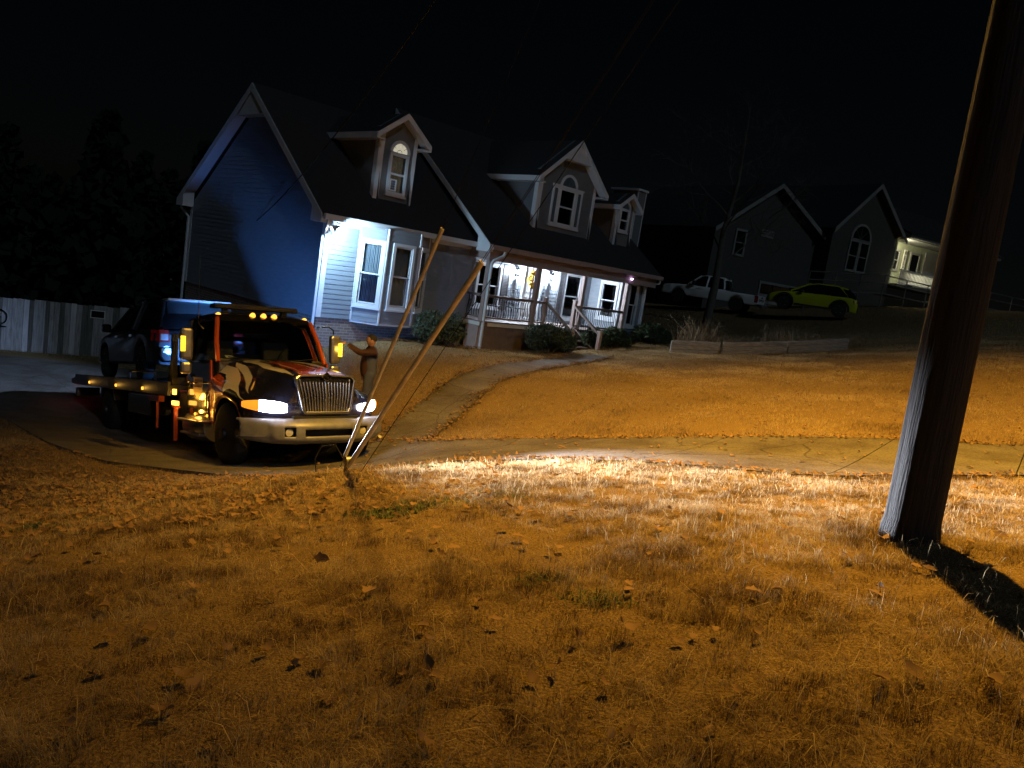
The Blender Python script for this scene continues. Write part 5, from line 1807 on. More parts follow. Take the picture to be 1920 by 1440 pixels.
def build_person():
    px, py = -2.80, 15.03
    gz = zg(px, py)
    # local: -x is where he faces (towards the truck and house corner), z up
    P = empty('person', (px, py, gz), math.radians(14), 'person in a dark red jacket and jeans, arm raised pointing at the house', 'person')
    # body: legs and torso as one continuous surface
    V = [(0, 0, .90), (0, 0, 1.02), (-.02, 0, 1.18), (-.02, 0, 1.33), (-.01, 0, 1.42), (-.025, 0, 1.50),
         (-.02, -.10, .86), (-.05, -.11, .48), (-.02, -.12, .09), (-.15, -.12, .05),
         (.01, .10, .86), (.04, .12, .48), (.08, .13, .09), (-.05, .14, .05)]
    E_ = [(0, 1), (1, 2), (2, 3), (3, 4), (4, 5), (0, 6), (6, 7), (7, 8), (8, 9), (0, 10), (10, 11), (11, 12), (12, 13)]
    rad = [(.15, .17), (.15, .16), (.15, .17), (.13, .17), (.08, .10), (.055, .055), (.095, .10), (.068, .068), (.05, .05), (.04, .04), (.095, .10), (.068, .068), (.05, .05), (.04, .04)]
    skin_mesh('body', V, E_, rad, 'jeans', P)
    # jacket with sleeves
    V = [(0, 0, .86), (-.03, 0, 1.00), (-.05, 0, 1.15), (-.02, 0, 1.30), (-.005, 0, 1.41),
         (.0, -.19, 1.40), (-.24, -.24, 1.36), (-.50, -.22, 1.50),
         (.03, .20, 1.39), (.09, .25, 1.13), (-.06, .23, .95)]
    E_ = [(0, 1), (1, 2), (2, 3), (3, 4), (4, 5), (5, 6), (6, 7), (4, 8), (8, 9), (9, 10)]
    rad = [(.145, .17), (.155, .18), (.155, .18), (.14, .18), (.09, .13), (.085, .085), (.066, .066), (.050, .050), (.085, .085), (.066, .066), (.052, .052)]
    skin_mesh('jacket', V, E_, rad, 'jacket', P)
    # head
    secs = []
    prof = [(-.12, .045, .045), (-.09, .062, .058), (-.05, .082, .070), (0, .096, .077), (.04, .100, .080), (.08, .092, .076), (.105, .066, .058), (.118, .02, .02)]
    for z, rx, ry in prof:
        row = []
        for k in range(18):
            a = 2 * math.pi * k / 18
            x, y = rx * math.cos(a), ry * math.sin(a)
            if x < 0 and abs(y) < .03:
                if -.035 < z < .02:
                    x -= .022
                elif -.10 < z <= -.07:
                    x -= .008
            row.append((x - .045, y, 1.60 + z))
        secs.append(row)
    hd = MB().loft(secs).build('head', 'skin', P, smooth=70)
    s = hd.modifiers.new('sub', 'SUBSURF')
    s.levels = s.render_levels = 1
    secs = []
    for z, g in ((.0, 1.05), (.04, 1.07), (.08, 1.08), (.108, 1.12), (.124, 1.3)):
        rx, ry = np.interp(z, [p[0] for p in prof], [p[1] for p in prof]), np.interp(z, [p[0] for p in prof], [p[2] for p in prof])
        row = []
        for k in range(18):
            a = 2 * math.pi * k / 18
            x, y = rx * g * math.cos(a), ry * g * math.sin(a)
            if z < .06 and x < -.03:
                x *= .55
            row.append((x - .04, y, 1.60 + z))
        secs.append(row)
    MB().loft(secs).build('hair', 'hair', P, smooth=70)
    for sg in (-1, 1):
        MB().lathe([(0, 0), (.028, .0), (.03, .012), (.0, .016)], (-.035, sg * .078, 1.595), (0, sg, 0), 10).build('ear', 'skin', hd, smooth=60)
        MB().lathe([(0, 0), (.011, .0), (.0, .006)], (-.135, sg * .032, 1.612), (-1, 0, 0), 8).build('eye', 'hair', hd, smooth=60)
    # hands: palm plus five fingers
    def hand(o, fwd_, side, flat=True):
        o, f_, s_ = np.array(o), np.array(fwd_) / np.linalg.norm(fwd_), np.array(side) / np.linalg.norm(side)
        n_ = np.cross(f_, s_)
        V, E_, R = [tuple(o - f_ * .03), tuple(o + f_ * .05)], [(0, 1)], [(.028, .028), (.036, .02)]
        lens_ = [.075, .085, .08, .062]
        for k in range(4):
            b = o + f_ * .07 + s_ * (.03 - .02 * k)
            i = len(V)
            V += [tuple(b), tuple(b + f_ * lens_[k] * .5 - n_ * .004), tuple(b + f_ * lens_[k] - n_ * .014)]
            E_ += [(1, i), (i, i + 1), (i + 1, i + 2)]
            R += [(.0095, .0095), (.009, .009), (.0075, .0075)]
        i = len(V)
        b = o + f_ * .02 + s_ * .035
        V += [tuple(b), tuple(b + f_ * .03 + s_ * .022), tuple(b + f_ * .058 + s_ * .026)]
        E_ += [(0, i), (i, i + 1), (i + 1, i + 2)]
        R += [(.013, .013), (.010, .010), (.008, .008)]
        skin_mesh('hand', V, E_, R, 'skin', P, levels=1)
    hand((-.555, -.215, 1.515), (-1, .05, -.02), (0, 1, .15))
    hand((-.09, .225, .905), (-.3, -.1, -1), (-1, 0, .2))
    for y, x in ((-.12, -.07), (.13, .02)):
        MB().loft([[(x + a * .13 - .02, y + b * .045, z) for a, b in ((-1, -.6), (-.8, -1), (.8, -.8), (1, 0), (.8, .8), (-.8, 1), (-1, .6))] for z in (.0, .05)] + [[(x + a * .08 + .03, y + b * .035, .10) for a, b in ((-1, -.6), (-.8, -1), (.8, -.8), (1, 0), (.8, .8), (-.8, 1), (-1, .6))]]).build('shoe', 'shoe', P, smooth=50)


build_person()
# ================================================================== shrubs, tree, tall grass
def leafy(name, n_mats, through=.18):
    m = mat(name, n_mats[0], .75, spec=.15)
    t = m.node_tree
    p = t.nodes['Principled BSDF']
    at = t.nodes.new('ShaderNodeAttribute')
    at.attribute_name = 'shade'
    r = t.nodes.new('ShaderNodeValToRGB')
    r.color_ramp.elements[0].color = (*n_mats[0], 1)
    r.color_ramp.elements[1].color = (*n_mats[1], 1)
    t.links.new(at.outputs['Fac'], r.inputs[0])
    t.links.new(r.outputs[0], p.inputs['Base Color'])
    # thin leaves let some light through
    tl = t.nodes.new('ShaderNodeBsdfTranslucent')
    t.links.new(r.outputs[0], tl.inputs[0])
    mx = t.nodes.new('ShaderNodeMixShader')
    mx.inputs[0].default_value = through
    t.links.new(p.outputs[0], mx.inputs[1])
    t.links.new(tl.outputs[0], mx.inputs[2])
    t.links.new(mx.outputs[0], t.nodes['Material Output'].inputs[0])
    return m


leafy('juniper', ((.035, .055, .040), (.13, .17, .125)))
leafy('holly', ((.035, .055, .030), (.10, .135, .07)))
leafy('dead_stalk', ((.14, .10, .065), (.36, .28, .18)))
leafy('dry_blade', ((.13, .078, .034), (.62, .49, .27)), .42)
leafy('weed', ((.05, .075, .03), (.14, .17, .07)))
leafy('dead_leaf', ((.045, .025, .012), (.36, .22, .10)), .08)
mat('bark', (.10, .085, .07), .9, var=.3, vscale=10, bump=.6, bscale=30)


def faces_obj(name, V, Q, shade, matname, parent=None):
    """Fast mesh from arrays; V (n,3), Q (m,k), shade per face."""
    me = bpy.data.meshes.new(name)
    me.vertices.add(len(V))
    me.vertices.foreach_set('co', np.asarray(V, np.float32).ravel())
    k = Q.shape[1]
    me.loops.add(Q.size)
    me.loops.foreach_set('vertex_index', Q.astype(np.int32).ravel())
    me.polygons.add(len(Q))
    me.polygons.foreach_set('loop_start', (np.arange(len(Q)) * k).astype(np.int32))
    me.update(calc_edges=True)
    at = me.attributes.new('shade', 'FLOAT', 'FACE')
    at.data.foreach_set('value', np.asarray(shade, np.float32))
    me.materials.append(M[matname])
    return obj(name, me, parent)


def leaf_cards(C, size, rng, up=.3, aspect=.45):
    """Four-cornered leaves, randomly turned, at centres C."""
    n = len(C)
    d = rng.normal(size=(n, 3))
    d[:, 2] += up
    d /= np.linalg.norm(d, axis=1)[:, None]
    e = np.cross(d, rng.normal(size=(n, 3)))
    e /= np.linalg.norm(e, axis=1)[:, None]
    L = size * rng.uniform(.6, 1.4, n)[:, None]
    a, b = C - d * L * .5, C + d * L * .5
    m = (a + b) / 2
    nrm = np.cross(d, e)
    V = np.stack([a, m + e * L * aspect + nrm * L * .1, b, m - e * L * aspect + nrm * L * .1], 1).reshape(-1, 3)
    Q = np.arange(4 * n).reshape(n, 4)
    return V, Q


def shrub(name, u, v, rx, ry, h, matname, label, n=9000, leaf=.055, lump=7, seed=1, group='shrubs along the porch'):
    rng = np.random.default_rng(seed)
    x, y = hw(u, v)
    z = zg(x, y)
    R_ = empty(name, (x, y, z), HT, label, 'shrub', group)
    # clumps over an uneven mound
    th = rng.uniform(0, 2 * math.pi, lump * 4)
    ph = np.arccos(rng.uniform(-.1, 1, lump * 4))
    cl = np.stack([rx * .62 * np.sin(ph) * np.cos(th), ry * .62 * np.sin(ph) * np.sin(th), h * (.30 + .42 * np.cos(ph))], -1) * rng.uniform(.8, 1.12, (lump * 4, 1))
    k = rng.integers(0, len(cl), n)
    d = rng.normal(size=(n, 3))
    d /= np.linalg.norm(d, axis=1)[:, None]
    rad = rng.uniform(.35, 1, n) ** .5
    C = cl[k] + d * rad[:, None] * np.array((rx, ry, h * .7)) * .36
    C = C[C[:, 2] > .02]
    V, Q = leaf_cards(C, leaf, rng)
    sh = np.clip(rng.normal(.45, .22, len(C)), 0, 1)
    faces_obj('crown', V, Q, sh, matname, R_)
    mb = MB()
    for q in range(9):
        e = cl[q] * .95
        mb.tube([(e[0] * .1, e[1] * .1, -.1), (e[0] * .5, e[1] * .5, e[2] * .45), tuple(e)], [.025, .016, .006], 5)
    mb.build('stem', 'bark', R_)
    return R_


shrub('juniper_shrub', 3.05, -1.45, .95, .75, 1.0, 'juniper', 'bushy grey-green juniper shrub in front of the bay window', 13000, .05, seed=3)
shrub('juniper_shrub', 7.35, -1.75, 1.10, .8, 1.02, 'juniper', 'rounded dark shrub left of the porch steps', 13000, .05, seed=4)
shrub('evergreen_shrub', 9.85, -1.45, .55, .45, .75, 'holly', 'small leafy shrub just right of the porch steps', 6000, .05, seed=5)
shrub('evergreen_shrub', 11.0, -1.5, .85, .6, .72, 'holly', 'low dark shrub below the right porch railing', 9000, .05, seed=6)
shrub('evergreen_shrub', 13.6, -1.35, 1.15, .7, .85, 'holly', 'wide low shrub at the far right corner of the house', 10000, .05, seed=8)


def stalks(name, x, y, r, h, n, label, seed):
    rng = np.random.default_rng(seed)
    z = zg(x, y)
    R_ = empty(name, (x, y, z), 0, label, 'tall grass', 'dead stalks behind the timber edging')
    a = rng.uniform(0, 6.28, n)
    q = np.sqrt(rng.uniform(0, 1, n)) * r
    p0 = np.stack([q * np.cos(a), q * np.sin(a), np.zeros(n) - .03], -1)
    lean = rng.normal(0, .28, (n, 2))
    H_ = h * rng.uniform(.5, 1.1, n)
    p1 = p0 + np.stack([lean[:, 0] * H_ * .4, lean[:, 1] * H_ * .4, H_ * .6], -1)
    p2 = p0 + np.stack([lean[:, 0] * H_ * 1.3, lean[:, 1] * H_ * 1.3, H_], -1)
    w_ = rng.uniform(.006, .018, n)[:, None]
    s = rng.normal(size=(n, 3))
    s[:, 2] = 0
    s /= np.linalg.norm(s, axis=1)[:, None]
    V = np.stack([p0 - s * w_, p0 + s * w_, p1 + s * w_ * .8, p1 - s * w_ * .8, p2 + s * w_ * .2, p2 - s * w_ * .2], 1).reshape(-1, 3)
    i = np.arange(n) * 6
    Q = np.concatenate([np.stack([i, i + 1, i + 2, i + 3], -1), np.stack([i + 3, i + 2, i + 4, i + 5], -1)])
    faces_obj('blades', V, Q, np.tile(rng.uniform(0, 1, n), 2), 'dead_stalk', R_)


for k, (x, y, r, h, n, lab) in enumerate(((6.0, 26.4, .7, 1.15, 260, 'tallest clump of dead stalks behind the left timber edging'), (7.6, 27.0, .7, .55, 160, 'low clump of dead stalks behind the middle timber edging'), (9.2, 27.2, .8, .85, 220, 'upright dead stalks below the yellow-green crossover'), (10.5, 27.5, .6, .6, 150, 'short dead stalks behind the right timber edging'))):
    stalks('dead_grass_clump', x, y, r, h, n, lab, 40 + k)


def bare_tree(x, y, h, label, seed):
    rng = random.Random(seed)
    z = zg(x, y)
    R_ = empty('bare_tree', (x, y, z), 0, label, 'tree', 'bare trees behind the house')
    tr = [(0, 0, -.3), (.1, .05, h * .2), (.05, .2, h * .42), (.3, .1, h * .65), (.25, .3, h)]
    MB().tube(tr, [.24, .19, .14, .09, .02], 10).build('trunk', 'bark', R_, smooth=60)
    mb = MB()

    def br(p, d, L, r, lev):
        pts, q, dd = [p], np.array(p), np.array(d)
        for k in range(4):
            dd = dd + np.array([rng.gauss(0, .16) for _ in range(3)]) + (0, 0, .05)
            dd /= np.linalg.norm(dd)
            q = q + dd * L / 4
            pts.append(tuple(q))
            if lev < 3 and k > 0:
                for _ in range(2 if lev < 2 else 2):
                    nd = dd + np.array([rng.gauss(0, .6) for _ in range(3)])
                    br(tuple(q), nd / np.linalg.norm(nd), L * .55, r * .5, lev + 1)
        mb.tube(pts, [r, r * .8, r * .6, r * .4, r * .15], 4 if lev else 6)
    for k in range(12):
        t = .28 + .66 * k / 12
        p = np.array([np.interp(t, [0, .2, .42, .65, 1], [q[i] for q in tr]) for i in range(3)])
        a = k * 2.4 + rng.uniform(-.3, .3)
        d = np.array((math.cos(a), math.sin(a), rng.uniform(.4, .9)))
        br(tuple(p), d / np.linalg.norm(d), h * .34 * (1.15 - t * .6), .07 * (1.1 - t), 0 if k % 2 else 1)
    mb.build('crown', 'bark', R_)


bare_tree(9.4, 40.0, 11.0, 'faint bare tree standing behind the right end of the house', 3)

leafy('far_foliage', ((.010, .013, .010), (.028, .034, .024)), .05)


def build_added_wood():
    """Dark trees added beyond the fence to keep the moonlit ground there black."""
    rng = np.random.default_rng(15)
    C = []
    for k in range(70):
        x, y = rng.uniform(-62, -9), rng.uniform(33, 52)
        if x > -14 and y < 38:
            continue
        z = zg(x, y)
        h, r = rng.uniform(6, 10.5), rng.uniform(1.6, 3.0)
        m_ = 420
        t = rng.uniform(0, 1, m_)
        a = rng.uniform(0, 6.283, m_)
        q = r * np.sqrt(rng.uniform(0, 1, m_)) * (1.05 - t) ** .7
        C.append(np.stack([x + q * np.cos(a), y + q * np.sin(a), z + .2 + h * t], -1))
    C = np.concatenate(C)
    V, Q = leaf_cards(C, .75, rng, .1, .4)
    o = faces_obj('added_wood', V, Q, rng.uniform(0, 1, len(C)), 'far_foliage')
    tag(o, 'dark wood added beyond the board fence to hide moonlit ground', 'wood', kind='stuff')


build_added_wood()

# ================================================================== wreath and porch chairs
leafy('wreath_leaf', ((.50, .24, .03), (.75, .55, .14)))


def build_wreath():
    x, y, z = hpt(9.12, 1.05 + .0, 1.80)
    W = empty('door_wreath', (x, y, z), HT, 'yellow and orange flower wreath on the front door', 'wreath')
    rng = np.random.default_rng(9)
    n = 700
    a = rng.uniform(0, 6.283, n)
    rr = .20 + rng.normal(0, .045, n)
    C = np.stack([rr * np.cos(a), -.06 - rng.uniform(0, .07, n), rr * 1.15 * np.sin(a)], -1)
    V, Q = leaf_cards(C, .075, rng, 0, .5)
    faces_obj('flowers', V, Q, rng.uniform(0, 1, n), 'wreath_leaf', W)
    MB().tube([(.20 * math.cos(q), -.045, .23 * math.sin(q)) for q in np.linspace(0, 6.283, 24)], .03, 6, cap=False).build('ring', 'bark', W)
    MB().hexa([(-.05, -.03, -.78), (.05, -.03, -.78), (.05, -.022, -.78), (-.05, -.022, -.78), (-.03, -.05, -.2), (.03, -.05, -.2), (.03, -.04, -.2), (-.03, -.04, -.2)]).build('ribbon', 'ribbon', W)


mat('ribbon', (.06, .05, .07), .7)
build_wreath()


def porch_chair(u, v, rot, label):
    x, y, z = hpt(u, v, .346)
    C = empty('porch_chair', (x, y, z), HT + rot, label, 'chair', 'iron porch chairs')
    for sx in (-1, 1):
        MB().tube([(sx * .24, -.22, 0), (sx * .24, -.22, .62), (sx * .24, .16, .64)], .012, 5).build('leg', 'iron', C)
        MB().tube([(sx * .24, .24, 0), (sx * .23, .22, .42), (sx * .22, .30, .95)], .012, 5).build('leg', 'iron', C)
    MB().box((-.24, -.22, .41), (.24, .22, .44)).build('seat', 'iron', C, bevel=.01)
    mb = MB()
    MB().tube([(-.22, .30, .95), (0, .31, .99), (.22, .30, .95)], .012, 5).build('top_rail', 'iron', C)
    for k in range(6):
        xx = -.16 + k * .064
        MB().tube([(xx, .22, .44), (xx, .30, .96)], .007, 4).build('back_slat', 'iron', C)


porch_chair(6.6, .25, .3, 'black iron chair behind the left porch railing')
porch_chair(7.75, .35, -.3, 'black iron chair left of the front door')

# ================================================================== lawns, fallen leaves
NEAR_SEED = 21
WELL = [hw(*k) for k in ((-12, 8), (0, 8), (0, 0), (-12, -1))]


def free(x, y, pad=0.):
    return ~(inpoly(x, y, DRIVE) | inpoly(x, y, WALK) | inpoly(x, y, HOUSE_FOOT))


def view_mask(x, y, z, m=60):
    """Inside the picture with a margin wide enough for a step to the side."""
    R0, V0, F0 = (np.array(k) for k in (rgt, upv, fwd))
    P = np.stack([x, y, z - 1.6], -1)
    d = P @ F0
    d = np.where(d < .3, .3, d)
    px, py = 960 + FPX * (P @ R0) / d, 720 - FPX * (P @ V0) / d
    return (P @ F0 > .3) & (px > -m * 4) & (px < 1920 + m * 4) & (py < 1440 + m * 6)


def hash_noise(x, y, s, seed=0):
    """Smooth value noise for patches in the lawn."""
    rng = np.random.default_rng(seed)
    G = rng.uniform(0, 1, (64, 64))
    xs, ys = x * s + 31.7, y * s + 17.3
    xi, yi = np.floor(xs).astype(int), np.floor(ys).astype(int)
    fx, fy = xs - xi, ys - yi
    fx, fy = fx * fx * (3 - 2 * fx), fy * fy * (3 - 2 * fy)
    g = lambda a, b: G[a % 64, b % 64]
    return (g(xi, yi) * (1 - fx) + g(xi + 1, yi) * fx) * (1 - fy) + (g(xi, yi + 1) * (1 - fx) + g(xi + 1, yi + 1) * fx) * fy


def tuft(name, nb, rad, h, w_, lean, seed, matname):
    """One clump of bent blades; its mesh is shared by all the places it grows."""
    rng = np.random.default_rng(seed)
    a, q = rng.uniform(0, 6.283, nb), np.sqrt(rng.uniform(0, 1, nb)) * rad
    p0 = np.stack([q * np.cos(a), q * np.sin(a), np.full(nb, -.012)], -1)
    dr = rng.uniform(0, 6.283, nb)
    ln = np.abs(rng.normal(0, lean, nb))
    dx = np.stack([np.cos(dr), np.sin(dr), np.zeros(nb)], -1)
    H_ = (h * rng.uniform(.45, 1.25, nb))[:, None]
    up_ = np.array((0, 0, 1.))
    p1 = p0 + dx * H_ * ln[:, None] * .45 + up_ * H_ * .6
    p2 = p0 + dx * H_ * ln[:, None] * 1.25 + up_ * H_ * np.clip(1 - .35 * ln[:, None], .25, 1)
    s = np.stack([-np.sin(dr + rng.normal(0, .6, nb)), np.cos(dr), np.zeros(nb)], -1)
    ww = (w_ * rng.uniform(.6, 1.3, nb))[:, None]
    V = np.stack([p0 - s * ww, p0 + s * ww, p1 + s * ww * .7, p1 - s * ww * .7, p2], 1).reshape(-1, 3)
    i = np.arange(nb) * 5
    Q = np.concatenate([np.stack([i, i + 1, i + 2], -1), np.stack([i, i + 2, i + 3], -1), np.stack([i + 3, i + 2, i + 4], -1)])
    o = faces_obj(name, V, Q, np.tile(np.clip(rng.normal(.55, .25, nb), 0, 1), 3), matname)
    for c in list(o.users_collection):
        c.objects.unlink(o)
    return o


def scatter(name, P, scale, tufts, seed, label, tint=None):
    """Stuff: clumps instanced on the given ground points."""
    rng = np.random.default_rng(seed)
    n = len(P)
    me = bpy.data.meshes.new(name)
    me.vertices.add(n)
    me.vertices.foreach_set('co', np.asarray(P, np.float32).ravel())
    for nm, ty, dat in (('sc', 'FLOAT', scale), ('rot', 'FLOAT', rng.uniform(0, 6.283, n)), ('pick', 'INT', rng.integers(0, len(tufts), n))):
        at = me.attributes.new(nm, ty, 'POINT')
        at.data.foreach_set('value', np.asarray(dat))
    o = obj(name, me)
    c = bpy.data.collections.new(name + '_kinds')
    for t in tufts:
        c.objects.link(t)
    g = bpy.data.node_groups.new(name, 'GeometryNodeTree')
    g.interface.new_socket('Geometry', in_out='INPUT', socket_type='NodeSocketGeometry')
    g.interface.new_socket('Geometry', in_out='OUTPUT', socket_type='NodeSocketGeometry')
    N = g.nodes.new
    gi, go = N('NodeGroupInput'), N('NodeGroupOutput')
    ci = N('GeometryNodeCollectionInfo')
    ci.inputs['Collection'].default_value = c
    ci.inputs['Separate Children'].default_value = True
    ci.inputs['Reset Children'].default_value = True
    io = N('GeometryNodeInstanceOnPoints')
    io.inputs['Pick Instance'].default_value = True

    def attr(nm, ty):
        a = N('GeometryNodeInputNamedAttribute')
        a.data_type = ty
        a.inputs['Name'].default_value = nm
        return [s for s in a.outputs if s.name == 'Attribute'][0]
    cb = N('ShaderNodeCombineXYZ')
    L = g.links.new
    L(attr('rot', 'FLOAT'), cb.inputs[2])
    L(gi.outputs[0], io.inputs['Points'])
    L(ci.outputs[0], io.inputs['Instance'])
    L(attr('pick', 'INT'), io.inputs['Instance Index'])
    L(cb.outputs[0], io.inputs['Rotation'])
    L(attr('sc', 'FLOAT'), io.inputs['Scale'])
    L(io.outputs[0], go.inputs[0])
    md = o.modifiers.new('scatter', 'NODES')
    md.node_group = g
    tag(o, label, name.replace('_', ' '), kind='stuff')
    return o


def points(n, x0, x1, y0, y1, rng, ok):
    x, y = rng.uniform(x0, x1, n), rng.uniform(y0, y1, n)
    k = ok(x, y)
    x, y = x[k], y[k]
    z = zt(x, y)
    k = view_mask(x, y, z)
    return np.stack([x[k], y[k], z[k]], -1)


def blades(name, P, H, W, lean, shade, rng, label, bent=True, matname='dry_blade'):
    """One mesh of single grass blades standing on ground points P."""
    nb = len(P)
    # clumps lean together
    dr = 12.6 * hash_noise(P[:, 0], P[:, 1], 7., 31) + 6.3 * hash_noise(P[:, 0], P[:, 1], 23., 32) + rng.normal(0, .75, nb)
    ln = (np.abs(rng.normal(0, lean, nb)) * (.45 + 1.1 * hash_noise(P[:, 0], P[:, 1], 5., 33)))[:, None]
    dx = np.stack([np.cos(dr), np.sin(dr), np.zeros(nb)], -1)
    H = H[:, None]
    up_ = np.array((0, 0, 1.))
    p0 = P - up_ * .01
    p2 = p0 + dx * H * ln * 1.25 + up_ * H * np.clip(1 - .35 * ln, .22, 1)
    tw_ = dr + 1.57 + rng.normal(0, .7, nb)
    s_ = np.stack([np.cos(tw_), np.sin(tw_), np.zeros(nb)], -1) * W[:, None]
    if bent:
        p1 = p0 + dx * H * ln * .40 + up_ * H * .62
        V = np.stack([p0 - s_, p0 + s_, p1 + s_ * .75, p1 - s_ * .75, p2], 1).reshape(-1, 3)
        i = np.arange(nb) * 5
        Q = np.concatenate([np.stack([i, i + 1, i + 2], -1), np.stack([i, i + 2, i + 3], -1), np.stack([i + 3, i + 2, i + 4], -1)])
        sh = np.tile(shade, 3)
    else:
        V = np.stack([p0 - s_, p0 + s_, p2], 1).reshape(-1, 3)
        Q = np.arange(nb * 3).reshape(nb, 3)
        sh = shade
    o = faces_obj(name, V, Q, sh, matname)
    tag(o, label, name.replace('_', ' '), kind='stuff')
    return o


def build_lawns():
    rng = np.random.default_rng(NEAR_SEED)

    def sample(n, x0, x1, y0, y1, power, dref, ok):
        """Points whose density falls with distance from where one stands."""
        x, y = rng.uniform(x0, x1, n), rng.uniform(y0, y1, n)
        d = np.hypot(x, y)
        k = rng.uniform(0, 1, n) < np.minimum(1, (dref / d) ** power)
        x, y = x[k], y[k]
        k = (np.abs(x) < y * .80 + 1.0)
        x, y = x[k], y[k]
        k = ok(x, y)
        x, y = x[k], y[k]
        z = zt(x, y)
        k = view_mask(x, y, z)
        return np.stack([x[k], y[k], z[k]], -1)

    def patchy(x, y):
        pn = .5 * hash_noise(x, y, 1.3, 1) + .3 * hash_noise(x, y, 4.5, 2) + .2 * hash_noise(x, y, 11., 3)
        return free(x, y) & ~inpoly(x, y, BED) & (rng.uniform(0, 1, len(x)) < np.clip((pn - .29) * 5.2, .12, 1))
    P = sample(3400000, -8, 9, 1.0, 9.9, 1.05, 2.3, patchy)
    d = np.hypot(P[:, 0], P[:, 1])
    x, y = P[:, 0], P[:, 1]
    hn = .5 * hash_noise(x, y, 1.7, 5) + .5 * hash_noise(x, y, 6.5, 6)
    hn = .35 * hash_noise(x, y, 1.7, 5) + .35 * hash_noise(x, y, 6.5, 6) + .30 * hash_noise(x, y, 19., 16)
    H = (.010 + .115 * hn ** 1.7) * rng.uniform(.55, 1.35, len(P))
    W = .0011 * rng.uniform(.5, 1.4, len(P)) * np.maximum(1, d / 4.)
    sh = np.clip(.42 + .8 * (hash_noise(x, y, 2.4, 7) - .5) + .8 * (hash_noise(x, y, 11., 8) - .5) + rng.normal(0, .26, len(P)), 0, 1)
    # longer straw among the short blades
    k = rng.uniform(0, 1, len(P)) < .012
    H[k] = rng.uniform(.07, .13, k.sum())
    W[k] *= 1.3
    sh[k] = rng.uniform(.6, 1, k.sum())
    blades('near_lawn_grass', P, H, W, 1.0, sh, rng, 'short dry tan grass of the near lawn')
    P = sample(3000000, -24, 22, 8.5, 27.5, 1.2, 9.0, lambda x, y: patchy(x, y) & ~((y < 9.9) & (x > -8) & (x < 9)) & ~((y > 23.5) & (x < -13)))
    x, y = P[:, 0], P[:, 1]
    H = (.030 + .05 * hash_noise(x, y, 1.9, 5)) * rng.uniform(.6, 1.3, len(P))
    W = .0030 * rng.uniform(.6, 1.4, len(P)) * np.maximum(1, np.hypot(x, y) / 13)
    sh = np.clip(.55 + .7 * (hash_noise(x, y, .9, 7) - .5) + rng.normal(0, .18, len(P)), 0, 1)
    blades('far_lawn_grass', P, H, W, .5, sh, rng, 'short dry tan grass of the house lawn', bent=False)
    P = sample(400000, -30, 40, 25, 50, .5, 26., lambda x, y: free(x, y) & (y > 25.5))
    H = .09 * rng.uniform(.6, 1.3, len(P))
    blades('yard_grass', P, H, np.full(len(P), .008), .7, rng.uniform(.1, .7, len(P)), rng, 'dark dry grass of the far yard', bent=False)
    # green weeds
    wd = [tuft('tuft', 26, .05, .040, .004, 1.3, 160 + k, 'weed') for k in range(3)]
    spots = [(-.35, 5.75, .26, 70), (-.75, 5.5, .2, 34), (.05, 6.0, .2, 26), (.30, 3.72, .08, 9), (.55, 3.45, .10, 13), (-.75, 8.0, .07, 12), (-3.6, 6.3, .3, 40)]
    Q = []
    for x, y, r, n in spots:
        a, q = rng.uniform(0, 6.283, n), r * np.sqrt(rng.uniform(0, 1, n))
        Q.append(np.stack([x + q * np.cos(a) * 1.5, y + q * np.sin(a) * .7], -1))
    Q = np.concatenate(Q)
    P = np.c_[Q, zt(Q[:, 0], Q[:, 1])]
    scatter('green_weeds', P, rng.uniform(.7, 1.3, len(P)), wd, 4, 'small green weeds in the near lawn')



build_lawns()


def leaf_mesh(k):
    rng = random.Random(60 + k)
    L, W = rng.uniform(.05, .095), rng.uniform(.016, .032)
    curl, fold = rng.uniform(-.5, .8), rng.uniform(-.3, .5)
    tip = rng.uniform(-.5, .5)
    rows = []
    n = 6
    for i in range(n + 1):
        t = i / n
        w_ = W * math.sin(math.pi * min(1, .06 + t * .94)) ** .8 * (1 + .38 * math.sin(i * 2.6 + k * 1.7))
        x = L * (t - .5)
        z = curl * L * (t - .5) ** 2 * 1.6 + .01
        s = tip * .04 * t * t
        rows.append([(x, s - w_, z + fold * w_), (x, s, z), (x, s + w_, z + fold * w_ * .8)])
    V = [p for r in rows for p in r]
    Fc = []
    for i in range(n):
        for j in range(2):
            b = i * 3 + j
            Fc.append((b, b + 1, b + 4, b + 3))
    me = bpy.data.meshes.new('fallen_leaf')
    me.from_pydata(V, [], Fc)
    at = me.attributes.new('shade', 'FLOAT', 'FACE')
    sh = rng.uniform(0, .85) ** 1.25
    at.data.foreach_set('value', [sh] * len(Fc))
    me.polygons.foreach_set('use_smooth', [True] * len(Fc))
    me.materials.append(M['dead_leaf'])
    return me


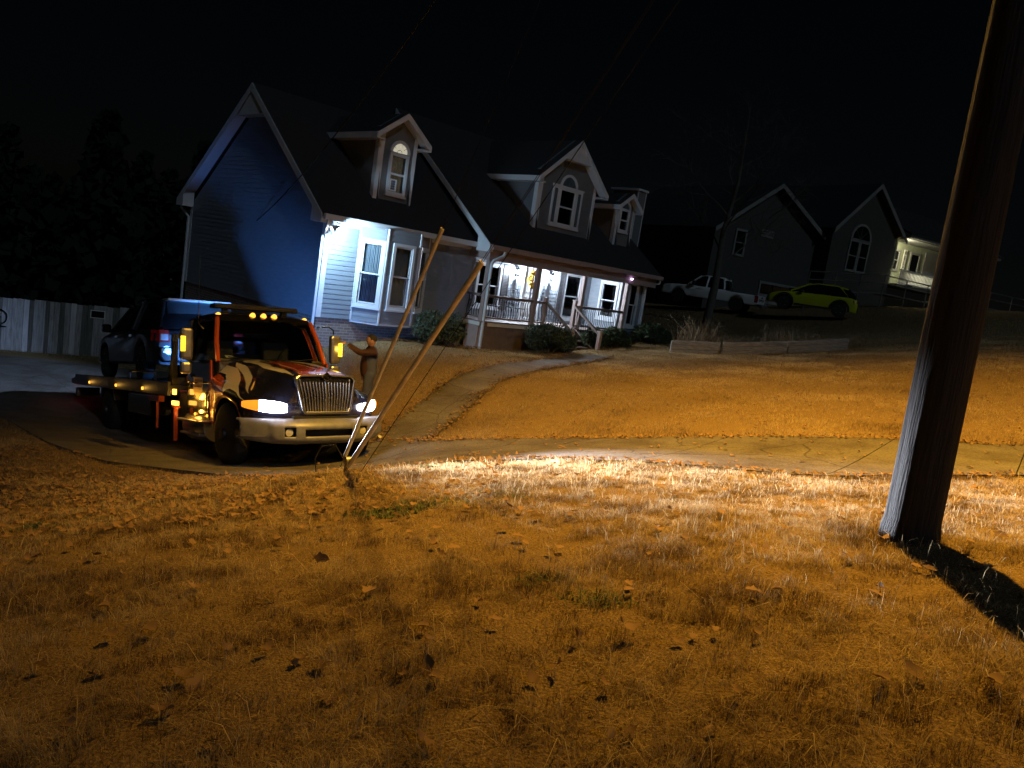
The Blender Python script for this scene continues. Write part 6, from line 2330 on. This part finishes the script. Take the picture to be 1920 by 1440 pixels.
def build_leaves():
    rng = np.random.default_rng(77)
    kinds = [leaf_mesh(k) for k in range(10)]
    special = [(-.91, 4.12, 5, (1.35, .2, .4), 1.3, 'dark curled leaf standing upright in the near lawn'),
               (.61, 2.99, 2, (.2, .3, .5), 1.25, 'bright tan leaf lying flat on the near lawn'),
               (.40, 2.97, 3, (1.1, .2, 1.2), 1.1, 'tan leaf standing on edge beside the bright tan leaf')]
    for x, y, k, r, s, lab in special:
        o = obj('fallen_leaf', kinds[k], None, (x, y, zg(x, y) + .055))
        o.rotation_euler = r
        o.scale = (s,) * 3
        tag(o, lab, 'leaf', 'fallen leaves on the near lawn')
    n = 0
    while n < 90:
        y = 1.9 + 6.5 * rng.uniform() ** 1.1
        x = rng.uniform(-.75, .75) * y
        p = (np.array([x]), np.array([y]))
        if not free(*p)[0] or (hash_noise(*p, 1.1, 9)[0] < .35 and rng.uniform() < .7):
            continue
        o = obj('fallen_leaf', kinds[rng.integers(0, 10)], None, (x, y, zg(x, y) + rng.uniform(.018, .04)))
        o.rotation_euler = (rng.normal(0, .35), rng.normal(0, .3), rng.uniform(0, 6.28))
        o.scale = tuple(rng.uniform(.6, 1.2, 3))
        tag(o, 'dry brown fallen leaf lying in the grass of the near lawn', 'leaf', 'fallen leaves on the near lawn')
        n += 1
    # the countless rest: along the kerbs, in the beds, over the lawns
    lk = []
    for k in range(5):
        o = obj('leaf', kinds[k])
        COL.objects.unlink(o)
        lk.append(o)
    Q = []
    for x0, x1, y0, y1, cnt, f in ((-24, 20, 9, 27, 4200, lambda x, y: free(x, y)),
                                  (-9, 0, 5.5, 12.5, 4200, lambda x, y: free(x, y) & (hash_noise(x, y, .8, 4) > .4)),
                                  (-8, 9, 2, 9.5, 900, lambda x, y: free(x, y)),
                                  (-6, 7, 16, 31, 9000, lambda x, y: inpoly(x, y, BED) & ~inpoly(x, y, HOUSE_FOOT)),
                                  (-4, 12, 8, 13, 420, lambda x, y: inpoly(x, y, DRIVE))):
        x, y = rng.uniform(x0, x1, cnt), rng.uniform(y0, y1, cnt)
        k = f(x, y)
        Q.append(np.stack([x[k], y[k]], -1))
    for A in (DF[6:], DN[8:], WL, WR):
        for a, b in zip(A, A[1:]):
            a, b = np.array(a), np.array(b)
            m_ = int(np.linalg.norm(b - a) * 55)
            t = rng.uniform(0, 1, m_)[:, None]
            Q.append(a + (b - a) * t + rng.normal(0, .09, (m_, 2)))
    Q = np.concatenate(Q)
    P = np.c_[Q, zt(Q[:, 0], Q[:, 1]) + .035]
    P = P[view_mask(*P.T)]
    scatter('leaf_litter', P, rng.uniform(.6, 1.2, len(P)), lk, 6, 'dry brown leaves littering the lawns, beds and drive edges')


build_leaves()
print('TRIS', sum(len(o.data.loops) - 2 * len(o.data.polygons) for o in bpy.data.objects if o.type == 'MESH'))
